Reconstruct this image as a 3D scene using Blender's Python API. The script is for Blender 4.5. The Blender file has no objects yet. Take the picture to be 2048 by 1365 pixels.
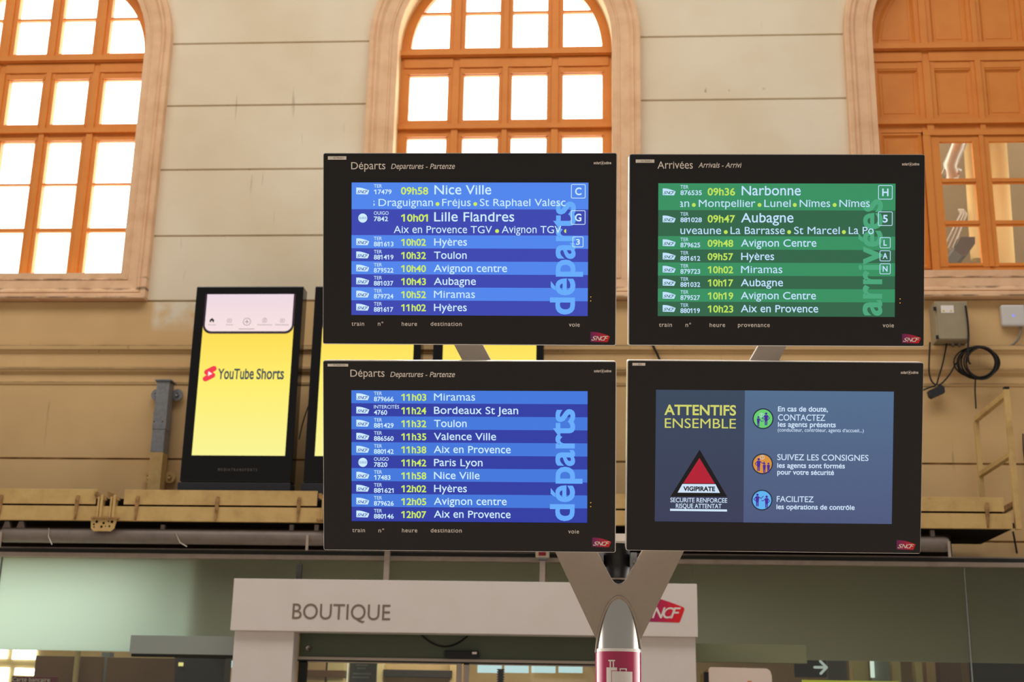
import bpy, bmesh, math, random
import numpy as np
from mathutils import Vector, Matrix

random.seed(7)
sc = bpy.context.scene
COL = sc.collection

# ---------------------------------------------------------------- camera
F_PX, IMG_W, IMG_H = 2650.0, 2048, 1365
_Z = np.array([127 + 0.005 * 9520, 9143, -F_PX]); _Z /= np.linalg.norm(_Z)
_X = np.array([39800, -115, F_PX]); _X = _X - _Z * (_X @ _Z); _X /= np.linalg.norm(_X)
_Y = np.cross(_Z, _X)
RW = np.array([_X, _Y, _Z])            # camera axes -> world axes
EYE = np.array([0, 0, 1.6])
cam = bpy.data.cameras.new('camera')
cam_o = bpy.data.objects.new('camera', cam)
COL.objects.link(cam_o)
cam_o.matrix_world = Matrix.Translation(Vector(EYE)) @ Matrix(RW.tolist()).to_4x4()
cam.sensor_width = 36.0
cam.lens = 36.0 * F_PX / IMG_W
cam.clip_end = 400
cam.dof.use_dof = True
cam.dof.focus_distance = 5.85
cam.dof.aperture_fstop = 4.5
sc.camera = cam_o

# ---------------------------------------------------------------- light
sc.view_settings.view_transform = 'Standard'
sc.view_settings.look = 'None'
sc.view_settings.gamma = 1
sc.view_settings.exposure = 0.0
world = bpy.data.worlds.new('sky')
sc.world = world
world.use_nodes = True
wn, wl = world.node_tree.nodes, world.node_tree.links
wn.clear()
w_out = wn.new('ShaderNodeOutputWorld')
w_bg = wn.new('ShaderNodeBackground')
w_tc = wn.new('ShaderNodeTexCoord')
w_sep = wn.new('ShaderNodeSeparateXYZ')
w_map = wn.new('ShaderNodeMapRange')
w_map.inputs['From Min'].default_value = -0.15
w_map.inputs['From Max'].default_value = 0.45
w_str = wn.new('ShaderNodeMapRange')
w_str.inputs['To Min'].default_value = 0.31     # open hall side, away from the sun
w_str.inputs['To Max'].default_value = 7.0      # bright hazy sky around the sun
w_mix = wn.new('ShaderNodeMix'); w_mix.data_type = 'RGBA'
w_mix.inputs['A'].default_value = (1.0, 0.93, 0.84, 1)
w_mix.inputs['B'].default_value = (1.0, 0.97, 0.93, 1)
wl.new(w_tc.outputs['Generated'], w_sep.inputs[0])
wl.new(w_sep.outputs['Y'], w_map.inputs['Value'])
wl.new(w_map.outputs[0], w_str.inputs['Value'])
wl.new(w_map.outputs[0], w_mix.inputs['Factor'])
wl.new(w_mix.outputs['Result'], w_bg.inputs['Color'])
wl.new(w_str.outputs[0], w_bg.inputs['Strength'])
wl.new(w_bg.outputs[0], w_out.inputs['Surface'])


def ray(px, py):
    return RW @ np.array([px - IMG_W / 2, -(py - IMG_H / 2), -F_PX])


def at(px, py, y):
    d = ray(px, py)
    return EYE + d * (y / d[1])


sun = bpy.data.lights.new('sun', 'SUN')
sun.energy = 5.0
sun.color = (1.0, 0.86, 0.66)
sun.angle = math.radians(0.6)
sun_o = bpy.data.objects.new('sun', sun); COL.objects.link(sun_o)
sun_o.rotation_euler = Vector(ray(205, 395)).to_track_quat('Z', 'Y').to_euler()
sun_o.location = (-8, 24, 14)

roof = bpy.data.lights.new('roof_glazing', 'AREA')     # the glazed roof of the hall
roof.shape = 'RECTANGLE'; roof.size = 20; roof.size_y = 5
roof.energy = 1450
roof.color = (1.0, 0.955, 0.90)
roof_o = bpy.data.objects.new('roof_glazing', roof); COL.objects.link(roof_o)
roof_o.location = (-3.0, 9.0, 15.5)


# ---------------------------------------------------------------- colour and materials
def lin(c):
    return tuple((v / 255 / 12.92) if v / 255 <= 0.04045 else ((v / 255 + 0.055) / 1.055) ** 2.4 for v in c)


MATS = {}


def mat(name, rgb, rough=0.6, metal=0.0, spec=0.4, var=0.0, scale=6.0, stretch=(1, 1, 1), dark=None, bump=0.0, coat=0.0):
    """principled material; rgb in sRGB 0-255; var mixes towards a second tone by noise."""
    m = bpy.data.materials.new(name); m.use_nodes = True
    nt = m.node_tree; b = nt.nodes['Principled BSDF']
    c = lin(rgb)
    b.inputs['Base Color'].default_value = (*c, 1)
    b.inputs['Roughness'].default_value = rough
    b.inputs['Metallic'].default_value = metal
    b.inputs['Specular IOR Level'].default_value = spec
    b.inputs['Coat Weight'].default_value = coat
    b.inputs['Coat Roughness'].default_value = 0.05
    if var > 0:
        tc = nt.nodes.new('ShaderNodeTexCoord'); mp = nt.nodes.new('ShaderNodeMapping')
        mp.inputs['Scale'].default_value = stretch
        n = nt.nodes.new('ShaderNodeTexNoise'); n.inputs['Scale'].default_value = scale
        n.inputs['Detail'].default_value = 6; n.inputs['Roughness'].default_value = 0.62
        mr = nt.nodes.new('ShaderNodeMapRange')
        mr.inputs['From Min'].default_value = 0.42; mr.inputs['From Max'].default_value = 0.72
        mr.inputs['To Max'].default_value = var
        mx = nt.nodes.new('ShaderNodeMix'); mx.data_type = 'RGBA'
        mx.inputs['A'].default_value = (*c, 1)
        d = lin(dark) if dark else tuple(v * 0.45 for v in c)
        mx.inputs['B'].default_value = (*d, 1)
        L = nt.links
        L.new(tc.outputs['Object'], mp.inputs[0]); L.new(mp.outputs[0], n.inputs['Vector'])
        L.new(n.outputs[0], mr.inputs['Value']); L.new(mr.outputs[0], mx.inputs['Factor'])
        L.new(mx.outputs['Result'], b.inputs['Base Color'])
        if bump:
            bp = nt.nodes.new('ShaderNodeBump'); bp.inputs['Strength'].default_value = bump
            bp.inputs['Distance'].default_value = 0.01
            L.new(n.outputs[0], bp.inputs['Height']); L.new(bp.outputs[0], b.inputs['Normal'])
    MATS[name] = m
    return m


def glow(name, rgb, strength=1.0, spec=0.12):
    """lit pixels of a screen or a lamp."""
    m = bpy.data.materials.new(name); m.use_nodes = True
    b = m.node_tree.nodes['Principled BSDF']
    b.inputs['Base Color'].default_value = (0.004, 0.004, 0.005, 1)
    b.inputs['Roughness'].default_value = 0.25
    b.inputs['Specular IOR Level'].default_value = spec
    b.inputs['Emission Color'].default_value = (*lin(rgb), 1)
    b.inputs['Emission Strength'].default_value = strength
    MATS[name] = m
    return m


def glow_ramp(name, stops, axis='Z', strength=1.0):
    """a lit picture with a colour gradient across its own width or height."""
    m = glow(name, stops[0][1], strength)
    nt = m.node_tree; L = nt.links
    tc = nt.nodes.new('ShaderNodeTexCoord'); sp = nt.nodes.new('ShaderNodeSeparateXYZ')
    rp = nt.nodes.new('ShaderNodeValToRGB')
    el = rp.color_ramp.elements
    while len(el) < len(stops):
        el.new(0.5)
    for e, (p, c) in zip(el, stops):
        e.position = p; e.color = (*lin(c), 1)
    L.new(tc.outputs['Generated'], sp.inputs[0]); L.new(sp.outputs[axis], rp.inputs[0])
    L.new(rp.outputs[0], nt.nodes['Principled BSDF'].inputs['Emission Color'])
    return m


def thin_glass(name, tint=(1, 1, 1), refl=0.08):
    m = bpy.data.materials.new(name); m.use_nodes = True
    nt = m.node_tree; nt.nodes.clear(); L = nt.links
    o = nt.nodes.new('ShaderNodeOutputMaterial'); mx = nt.nodes.new('ShaderNodeMixShader')
    t = nt.nodes.new('ShaderNodeBsdfTransparent'); t.inputs[0].default_value = (*tint, 1)
    g = nt.nodes.new('ShaderNodeBsdfGlossy'); g.inputs['Roughness'].default_value = 0.03
    mx.inputs[0].default_value = refl
    L.new(t.outputs[0], mx.inputs[1]); L.new(g.outputs[0], mx.inputs[2]); L.new(mx.outputs[0], o.inputs[0])
    MATS[name] = m
    return m


def frosted(name, tint=(0.76, 0.84, 0.77)):
    m = bpy.data.materials.new(name); m.use_nodes = True
    nt = m.node_tree; nt.nodes.clear(); L = nt.links
    o = nt.nodes.new('ShaderNodeOutputMaterial')
    mx = nt.nodes.new('ShaderNodeMixShader'); mx2 = nt.nodes.new('ShaderNodeMixShader')
    t = nt.nodes.new('ShaderNodeBsdfTranslucent'); t.inputs[0].default_value = (*tint, 1)
    d = nt.nodes.new('ShaderNodeBsdfDiffuse'); d.inputs[0].default_value = (0.30, 0.27, 0.20, 1)
    g = nt.nodes.new('ShaderNodeBsdfGlossy'); g.inputs['Roughness'].default_value = 0.25
    mx.inputs[0].default_value = 0.13; mx2.inputs[0].default_value = 0.03
    L.new(t.outputs[0], mx.inputs[1]); L.new(d.outputs[0], mx.inputs[2])
    L.new(mx.outputs[0], mx2.inputs[1]); L.new(g.outputs[0], mx2.inputs[2]); L.new(mx2.outputs[0], o.inputs[0])
    MATS[name] = m
    return m


# plaster wall: grey-beige courses above, ochre below, soot lines on the ledges, a repainted patch, run-off streaks
def wall_material():
    m = mat('plaster', (226, 209, 182), rough=0.9, spec=0.15)
    nt = m.node_tree; L = nt.links; N = nt.nodes; b = N['Principled BSDF']
    tc = N.new('ShaderNodeTexCoord'); sp = N.new('ShaderNodeSeparateXYZ')
    L.new(tc.outputs['Object'], sp.inputs[0])

    def noise(scale, stretch=(1, 1, 1), detail=5):
        mp = N.new('ShaderNodeMapping'); mp.inputs['Scale'].default_value = stretch
        n = N.new('ShaderNodeTexNoise'); n.inputs['Scale'].default_value = scale; n.inputs['Detail'].default_value = detail
        L.new(tc.outputs['Object'], mp.inputs[0]); L.new(mp.outputs[0], n.inputs['Vector'])
        return n.outputs[0]

    def rng(src, a, c, lo=0.0, hi=1.0):
        r = N.new('ShaderNodeMapRange'); r.inputs['From Min'].default_value = a; r.inputs['From Max'].default_value = c
        r.inputs['To Min'].default_value = lo; r.inputs['To Max'].default_value = hi
        L.new(src, r.inputs['Value']); return r.outputs[0]

    def mth(op, a, c):
        k = N.new('ShaderNodeMath'); k.operation = op
        for i, v in enumerate((a, c)):
            if isinstance(v, (int, float)):
                k.inputs[i].default_value = v
            else:
                L.new(v, k.inputs[i])
        return k.outputs[0]

    def mixc(fac, A, B):
        x = N.new('ShaderNodeMix'); x.data_type = 'RGBA'
        L.new(fac, x.inputs['Factor'])
        for s, v in (('A', A), ('B', B)):
            if isinstance(v, tuple):
                x.inputs[s].default_value = (*lin(v), 1)
            else:
                L.new(v, x.inputs[s])
        return x.outputs['Result']

    X, Zc = sp.outputs['X'], sp.outputs['Z']
    upper = mixc(rng(noise(0.7), 0.35, 0.7), (224, 210, 186), (214, 196, 166))
    lower = mixc(rng(noise(1.1), 0.35, 0.7), (214, 178, 128), (202, 166, 118))
    zone = rng(Zc, 6.785, 6.80)
    c = mixc(zone, lower, upper)
    # the patch repainted in grey-beige beside the left window's corner
    px = mth('MULTIPLY', rng(X, -5.78, -5.70), rng(X, -4.55, -5.2))
    pz = mth('MULTIPLY', rng(Zc, 6.36, 6.52), rng(Zc, 6.80, 6.78))
    pn = rng(noise(3.0), 0.35, 0.55)
    c = mixc(mth('MULTIPLY', mth('MULTIPLY', px, pz), pn), c, (218, 205, 182))
    # soot lines lying on ledges and in grooves
    soot = None
    for z, w in ((6.168, .014), (5.872, .006), (5.70, .008), (4.715, .010), (6.79, .006), (3.78, .012)):
        k = mth('MULTIPLY', rng(mth('ABSOLUTE', mth('SUBTRACT', Zc, z), 0), w, w * 0.3), rng(noise(3.5), 0.36, 0.6, 0.15, 0.8))
        soot = k if soot is None else mth('MAXIMUM', soot, k)
    # thin dark run-off streaks and specks
    st = mth('MULTIPLY', rng(noise(1.0, (14, 14, 0.9), 3), 0.69, 0.76), 0.35)
    spk = mth('MULTIPLY', rng(noise(9.0, (1, 1, 0.6), 2), 0.76, 0.82), 0.55)
    dirt = mth('MAXIMUM', mth('MAXIMUM', st, spk), soot)
    c = mixc(dirt, c, (92, 74, 54))
    L.new(c, b.inputs['Base Color'])
    bp = N.new('ShaderNodeBump'); bp.inputs['Strength'].default_value = 0.25; bp.inputs['Distance'].default_value = 0.01
    L.new(noise(7.0), bp.inputs['Height']); L.new(bp.outputs[0], b.inputs['Normal'])
    return m


wall_material()


def soot_on_ledges(name, lines):
    """broken dark dirt lines lying along the ledges at the given heights (object space)."""
    m = MATS[name]; nt = m.node_tree; L = nt.links; N = nt.nodes; b = N['Principled BSDF']
    base = b.inputs['Base Color'].links[0].from_socket
    tc = N.new('ShaderNodeTexCoord'); sp = N.new('ShaderNodeSeparateXYZ'); L.new(tc.outputs['Object'], sp.inputs[0])
    mp = N.new('ShaderNodeMapping'); mp.inputs['Scale'].default_value = (1.0, 1.0, 2.2)
    n = N.new('ShaderNodeTexNoise'); n.inputs['Scale'].default_value = 4.5; n.inputs['Detail'].default_value = 7
    L.new(tc.outputs['Object'], mp.inputs[0]); L.new(mp.outputs[0], n.inputs['Vector'])
    for z, w in lines:
        d = N.new('ShaderNodeMath'); d.operation = 'SUBTRACT'; d.inputs[1].default_value = z; L.new(sp.outputs['Z'], d.inputs[0])
        a = N.new('ShaderNodeMath'); a.operation = 'ABSOLUTE'; L.new(d.outputs[0], a.inputs[0])
        k = N.new('ShaderNodeMapRange'); k.inputs['From Min'].default_value = w; k.inputs['From Max'].default_value = w * .2; L.new(a.outputs[0], k.inputs['Value'])
        q = N.new('ShaderNodeMapRange'); q.inputs['From Min'].default_value = .42; q.inputs['From Max'].default_value = .62; q.inputs['To Max'].default_value = .8; L.new(n.outputs[0], q.inputs['Value'])
        f = N.new('ShaderNodeMath'); f.operation = 'MULTIPLY'; L.new(k.outputs[0], f.inputs[0]); L.new(q.outputs[0], f.inputs[1])
        x = N.new('ShaderNodeMix'); x.data_type = 'RGBA'; x.inputs['B'].default_value = (*lin((70, 50, 40)), 1)
        L.new(f.outputs[0], x.inputs['Factor']); L.new(base, x.inputs['A']); base = x.outputs['Result']
    L.new(base, b.inputs['Base Color'])


mat('reveal_paint', (236, 214, 168), rough=0.8, spec=0.2, var=0.2, scale=3)
mat('moulding_paint', (226, 186, 148), rough=0.75, spec=0.2, var=0.55, scale=3.2, stretch=(1, 1, 1), dark=(196, 148, 108), bump=0.15)
soot_on_ledges('moulding_paint', ((.285, .02), (.14, .03), (.02, .015)))
mat('orange_paint', (216, 134, 58), rough=0.55, spec=0.3, var=0.45, scale=2.6, stretch=(1, 1, 1), dark=(198, 112, 38), bump=0.1)
mat('ochre_steel', (206, 172, 112), rough=0.6, spec=0.3, var=0.5, scale=4.0, stretch=(1, 1, 1), dark=(150, 112, 64), bump=0.1)
mat('rusty_ochre', (168, 130, 84), rough=0.8, spec=0.2, var=0.9, scale=14, dark=(84, 58, 38))
mat('underside_and_shade_black', (22, 18, 16), rough=0.9, spec=0.1)
mat('pipe_grey', (128, 115, 107), rough=0.45, spec=0.4, var=0.5, scale=5, dark=(92, 82, 76), bump=0.2)
mat('galvanised', (140, 140, 142), rough=0.5, metal=0.3, spec=0.4, var=0.5, scale=20, dark=(96, 98, 102))
mat('rail_aluminium', (176, 160, 148), rough=0.45, metal=0.15, spec=0.4, var=0.4, scale=6, dark=(130, 112, 100))
mat('shade_brown', (58, 44, 34), rough=0.9, spec=0.1, var=0.6, scale=3, dark=(30, 26, 24))
mat('dark_gasket', (44, 46, 42), rough=0.6, spec=0.3)
mat('portal_white', (226, 216, 211), rough=0.35, spec=0.4, var=0.18, scale=2.5, dark=(206, 190, 178))
mat('sign_taupe', (128, 110, 98), rough=0.5, spec=0.3)
mat('transom_green', (84, 92, 72), rough=0.35, spec=0.4, var=0.3, scale=1.5, stretch=(.3, 1, 3), dark=(66, 74, 60))
mat('door_aluminium', (186, 172, 160), rough=0.4, metal=0.1, spec=0.4)
mat('black_plastic', (24, 24, 26), rough=0.4, spec=0.4)
mat('bezel_black', (34, 31, 31), rough=0.42, spec=0.3)
mat('ad_black', (12, 12, 14), rough=0.12, spec=0.35)
mat('ad_base', (44, 44, 48), rough=0.5, spec=0.3)
mat('edge_aluminium', (226, 224, 220), rough=0.28, metal=0.75, spec=0.5)
mat('stand_taupe', (162, 148, 134), rough=0.5, metal=0.0, spec=0.3, var=0.2, scale=40, dark=(148, 134, 120))
mat('brushed_steel', (196, 192, 186), rough=0.24, metal=0.9, spec=0.5)
mat('sleeve_red', (172, 42, 84), rough=0.16, spec=0.5, coat=0.4)
mat('sleeve_white', (232, 224, 218), rough=0.2, spec=0.5)
mat('print_pale', (248, 236, 226), rough=0.5, spec=0.2)
mat('print_dim', (176, 162, 150), rough=0.5, spec=0.2)
mat('sticker', (244, 232, 220), rough=0.6, spec=0.2)
mat('sticker_ink', (110, 100, 94), rough=0.6, spec=0.2)
mat('cabinet_grey', (158, 146, 120), rough=0.5, spec=0.3, var=0.4, scale=5, dark=(132, 118, 92))
mat('white_plastic', (206, 200, 196), rough=0.4, spec=0.4)
mat('panel_white', (232, 212, 198), rough=0.5, spec=0.3)
mat('cable_black', (24, 20, 18), rough=0.5, spec=0.3)
mat('cable_grey', (130, 120, 110), rough=0.6, spec=0.3)
mat('warning_yellow', (214, 184, 60), rough=0.6, spec=0.2)
mat('brown_board', (118, 84, 54), rough=0.5, spec=0.3, var=0.3, scale=3, dark=(96, 66, 42))
mat('interior_tan', (206, 172, 122), rough=0.7, spec=0.2, var=0.4, scale=2, dark=(176, 140, 96))
mat('interior_grey', (110, 110, 108), rough=0.7, spec=0.2)
mat('interior_dark', (52, 48, 44), rough=0.8, spec=0.2)
mat('interior_cream', (226, 204, 150), rough=0.7, spec=0.2)
mat('poster_grey', (96, 98, 92), rough=0.6, spec=0.2)
mat('poster_ink', (142, 146, 140), rough=0.6, spec=0.2)
mat('sign_red', (118, 30, 44), rough=0.5, spec=0.3)
mat('shutter_grey', (150, 156, 150), rough=0.5, spec=0.3)
mat('blurred_box_green', (132, 136, 106), rough=0.6, spec=0.2)
mat('floor_stone', (150, 140, 128), rough=0.35, spec=0.4, var=0.4, scale=1.2, dark=(120, 110, 100))
mat('duct_silver', (206, 204, 198), rough=0.35, metal=0.5, spec=0.5)
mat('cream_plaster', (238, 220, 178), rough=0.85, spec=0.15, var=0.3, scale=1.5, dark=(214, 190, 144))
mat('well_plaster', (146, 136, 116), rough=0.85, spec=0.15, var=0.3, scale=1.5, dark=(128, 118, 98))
mat('logo_red', (206, 32, 52), rough=0.4, spec=0.4)
mat('red_plastic', (150, 30, 40), rough=0.4, spec=0.4)
mat('beige_plastic', (210, 196, 170), rough=0.5, spec=0.3)
mat('cobweb', (200, 190, 176), rough=0.9, spec=0.1)
mat('orange_ink', (214, 120, 60), rough=0.6, spec=0.2)
thin_glass('clear_glass', (0.97, 0.98, 0.97), 0.05)
thin_glass('shop_glass', (0.80, 0.86, 0.80), 0.10)
thin_glass('room_glass', (0.95, 0.96, 0.94), 0.16)
frosted('frosted_glass')


def print_gradient(name):
    m = mat(name, (190, 25, 55), rough=0.4, spec=0.4)
    nt = m.node_tree; L = nt.links
    tc = nt.nodes.new('ShaderNodeTexCoord'); sp = nt.nodes.new('ShaderNodeSeparateXYZ'); rp = nt.nodes.new('ShaderNodeValToRGB')
    el = rp.color_ramp.elements
    el[0].color = (*lin((126, 30, 108)), 1); el[1].color = (*lin((226, 28, 36)), 1)
    el[0].position = 0.02; el[1].position = 0.85
    L.new(tc.outputs['Generated'], sp.inputs[0]); L.new(sp.outputs['X'], rp.inputs[0])
    L.new(rp.outputs[0], nt.nodes['Principled BSDF'].inputs['Base Color'])


print_gradient('logo_gradient')

# screens
glow('blue_light', (82, 134, 236)); glow('blue_dark', (62, 72, 176)); glow('blue_word', (104, 172, 250))
glow('blue_light_low', (68, 120, 220)); glow('blue_dark_low', (50, 62, 164))
glow('pale_text', (206, 236, 255)); glow('lime_text', (206, 236, 92))
glow('green_light', (58, 144, 98)); glow('green_dark', (52, 102, 74)); glow('green_word', (76, 166, 122))
glow('lime_text_dim', (190, 226, 92)); glow('pale_text_green', (196, 226, 255))
glow('logo_blue_ink', (52, 82, 170)); glow('logo_green_ink', (46, 110, 84))
glow_ramp('notice_left', [(0, (58, 62, 88)), (1, (58, 72, 92))])
glow_ramp('notice_right', [(0, (78, 88, 124)), (1, (84, 110, 142))])
glow('notice_yellow', (208, 210, 106)); glow('notice_white', (206, 226, 246)); glow('notice_black', (26, 24, 26))
glow('notice_red', (178, 32, 52)); glow('disc_ring', (38, 46, 66)); glow('disc_green', (104, 206, 112)); glow('disc_orange', (214, 146, 62))
glow('disc_blue', (98, 178, 240)); glow('picto_violet', (70, 44, 150))
glow_ramp('ad_yellow', [(0, (250, 244, 150)), (0.45, (255, 238, 110)), (0.8, (254, 218, 80)), (1, (250, 206, 70))])
glow_ramp('ad_pink', [(0, (248, 226, 224)), (1, (238, 216, 226))])
glow('ad_outline', (58, 44, 56)); glow('ad_ink', (62, 74, 84)); glow('ad_ink_soft', (150, 136, 138)); glow('ad_ink_dark', (36, 34, 38))
glow('ad_red', (244, 60, 78)); glow('ad_white', (255, 240, 236))
glow('led_amber', (255, 180, 60), 1.0); glow('led_blue', (90, 110, 255), 2.0)
glow('window_fill_glow', (230, 246, 238), 6.4); glow('daylit_pane_blue', (186, 212, 216), 1.3); glow('lamp_warm', (255, 236, 150), 1.0)
glow('arrow_white', (190, 200, 190), 0.8); glow('tube_white', (225, 240, 225), 1.0); glow('yellow_strip', (190, 190, 50), 0.7)


# ---------------------------------------------------------------- mesh helpers
class MB:
    """collects faces; build() links them as ONE mesh object."""

    def __init__(self):
        self.v, self.f, self.m, self.slots, self.smooth = [], [], [], [], []

    def slot(self, name):
        if name not in self.slots:
            self.slots.append(name)
        return self.slots.index(name)

    def add(self, verts, faces, mt, smooth=False):
        o = len(self.v); k = self.slot(mt)
        self.v += [tuple(map(float, p)) for p in verts]
        for f in faces:
            self.f.append([i + o for i in f]); self.m.append(k); self.smooth.append(smooth)
        return self

    def box(self, x0, x1, y0, y1, z0, z1, mt):
        x0, x1 = min(x0, x1), max(x0, x1); y0, y1 = min(y0, y1), max(y0, y1); z0, z1 = min(z0, z1), max(z0, z1)
        vs = [(x, y, z) for z in (z0, z1) for y in (y0, y1) for x in (x0, x1)]
        return self.add(vs, [(0, 2, 3, 1), (4, 5, 7, 6), (0, 1, 5, 4), (2, 6, 7, 3), (0, 4, 6, 2), (1, 3, 7, 5)], mt)

    def bbox(self, x0, x1, y0, y1, z0, z1, mt, b=0.01):
        """box with bevelled edges."""
        bm = bmesh.new()
        bmesh.ops.create_cube(bm, size=1)
        for v in bm.verts:
            v.co = ((x0 + x1) / 2 + v.co.x * (x1 - x0), (y0 + y1) / 2 + v.co.y * (y1 - y0), (z0 + z1) / 2 + v.co.z * (z1 - z0))
        bmesh.ops.bevel(bm, geom=list(bm.edges), offset=b, segments=2, affect='EDGES', profile=0.6)
        bm.verts.index_update()
        self.add([v.co[:] for v in bm.verts], [[v.index for v in f.verts] for f in bm.faces], mt)
        bm.free(); return self

    def prism(self, poly, y0, y1, mt, side=None):
        """polygon of (x, z) extruded from y0 (front) to y1."""
        n = len(poly)
        vs = [(x, y0, z) for x, z in poly] + [(x, y1, z) for x, z in poly]
        self.add(vs, [list(range(n))[::-1], list(range(n, 2 * n))], mt)
        self.add(vs, [(i, (i + 1) % n, n + (i + 1) % n, n + i) for i in range(n)], side or mt)
        return self

    def flat(self, poly, y, mt):
        return self.add([(x, y, z) for x, z in poly], [list(range(len(poly)))[::-1]], mt)

    def tube(self, pts, r, mt, n=10, closed=False, cap=True):
        pts = [Vector(p) for p in pts]; N = len(pts); rings = []
        rr = r if isinstance(r, (list, tuple)) else [r] * N
        up = Vector((0.13, 0.31, 0.94))
        for i, p in enumerate(pts):
            a = pts[(i - 1) % N] if (closed or i) else p
            c = pts[(i + 1) % N] if (closed or i < N - 1) else p
            t = (c - a).normalized()
            u = t.cross(up)
            if u.length < 1e-3:
                u = t.cross(Vector((1, 0, 0)))
            u.normalize(); w = t.cross(u)
            rings.append([p + (u * math.cos(k * 2 * math.pi / n) + w * math.sin(k * 2 * math.pi / n)) * rr[i] for k in range(n)])
        vs = [q for rg in rings for q in rg]; fs = []
        for i in range(N if closed else N - 1):
            j = (i + 1) % N
            for k in range(n):
                fs.append((i * n + k, i * n + (k + 1) % n, j * n + (k + 1) % n, j * n + k))
        if cap and not closed:
            fs.append(list(range(n))); fs.append(list(range((N - 1) * n, N * n))[::-1])
        return self.add(vs, fs, mt, True)

    def disk(self, cx, cz, r, y, mt, n=36, a0=0, a1=360):
        return self.flat([(cx + r * math.cos(math.radians(a0 + (a1 - a0) * k / n)), cz + r * math.sin(math.radians(a0 + (a1 - a0) * k / n)))
                          for k in range(n if a1 - a0 >= 360 else n + 1)], y, mt)

    def ring(self, outer, inner, y, mt):
        n = len(outer)
        vs = [(x, y, z) for x, z in outer] + [(x, y, z) for x, z in inner]
        return self.add(vs, [(i, n + i, n + (i + 1) % n, (i + 1) % n) for i in range(n)], mt)

    def stroke(self, pts, w, y, mt):
        """flat line of width w through (x, z) points."""
        for (ax, az), (bx, bz) in zip(pts[:-1], pts[1:]):
            dx, dz = bx - ax, bz - az; l = math.hypot(dx, dz) or 1
            nx, nz = -dz / l * w / 2, dx / l * w / 2
            self.flat([(ax - nx, az - nz), (bx - nx, bz - nz), (bx + nx, bz + nz), (ax + nx, az + nz)], y, mt)
        for (ax, az) in pts:
            self.disk(ax, az, w / 2, y - 0.00002, mt, 12)
        return self

    def build(self, name, parent=None, local=False):
        org = Vector((0, 0, 0))
        if parent is not None and not local:
            p = parent
            while p is not None:
                org = org + p.location; p = p.parent
        me = bpy.data.meshes.new(name)
        me.from_pydata([tuple(Vector(q) - org) for q in self.v], [], self.f)
        for s in self.slots:
            me.materials.append(MATS[s])
        me.polygons.foreach_set('material_index', self.m)
        me.polygons.foreach_set('use_smooth', self.smooth)
        me.update()
        o = bpy.data.objects.new(name, me); COL.objects.link(o)
        if parent is not None:
            o.parent = parent
        return o


def tag(o, label=None, cat=None, group=None, kind=None):
    if label: o['label'] = label
    if cat: o['category'] = cat
    if group: o['group'] = group
    if kind: o['kind'] = kind
    return o


def empty(name, loc, label=None, cat=None, group=None, kind=None):
    o = bpy.data.objects.new(name, None); o.empty_display_size = 0.1
    o.location = loc; COL.objects.link(o)
    return tag(o, label, cat, group, kind)


def copy_tree(o, parent=None):
    c = o.copy(); COL.objects.link(c)
    if parent is not None:
        c.parent = parent
    for ch in list(o.children):
        copy_tree(ch, c)
    return c


# ---------------------------------------------------------------- lettering
_cache = {}


def glyphs(s, bold=0.0, shear=0.0, space=1.0):
    """outline mesh of a line of text; small letters get the tall x-height of station lettering, ones get a flag."""
    key = (s, bold, shear, space)
    if key not in _cache:
        c = bpy.data.curves.new('lettering', 'FONT'); c.body = s; c.offset = bold
        c.space_character = space; c.resolution_u = 4
        for k in range(3):
            c.materials.append(None)
        for ch, fm in zip(s, c.body_format):
            fm.material_index = 2 if ch == '1' else 1 if ch.islower() else 0
        o = bpy.data.objects.new('lettering', c); COL.objects.link(o)
        dg = bpy.context.evaluated_depsgraph_get()
        me = bpy.data.meshes.new_from_object(o.evaluated_get(dg))
        vs = [[v.co.x, v.co.y] for v in me.vertices]; fs = [list(p.vertices) for p in me.polygons]
        low = {i for p in me.polygons if p.material_index == 1 for i in p.vertices}
        one = sorted({i for p in me.polygons if p.material_index == 2 for i in p.vertices}, key=lambda i: vs[i][0])
        bpy.data.objects.remove(o); bpy.data.curves.remove(c); bpy.data.meshes.remove(me)
        XH, XN, TOP = .45, .525, .70
        for i in low:
            y = vs[i][1]
            if 0 < y <= XH: vs[i][1] = y * XN / XH
            elif XH < y < TOP: vs[i][1] = XN + (y - XH) * (TOP - XN) / (TOP - XH)
        groups = []
        for i in one:
            if groups and vs[i][0] - groups[-1][0] < .25: groups[-1][1] = vs[i][0]
            else: groups.append([vs[i][0], vs[i][0]])
        ctop = max((vs[i][1] for i in one), default=0)
        for a, b in groups:
            n0 = len(vs); w = b - a
            vs += [[a + .01, ctop], [a - .21, ctop - .15], [a - .21 + w * .4, ctop - .15 - w * .95], [a + .01, ctop - w * 1.15]]
            fs.append([n0 + 3, n0 + 2, n0 + 1, n0])
        if shear:
            for v in vs: v[0] += shear * v[1]
        _cache[key] = (vs, fs)
    return _cache[key]


CAP = max(v[1] for v in glyphs('H')[0])


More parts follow.
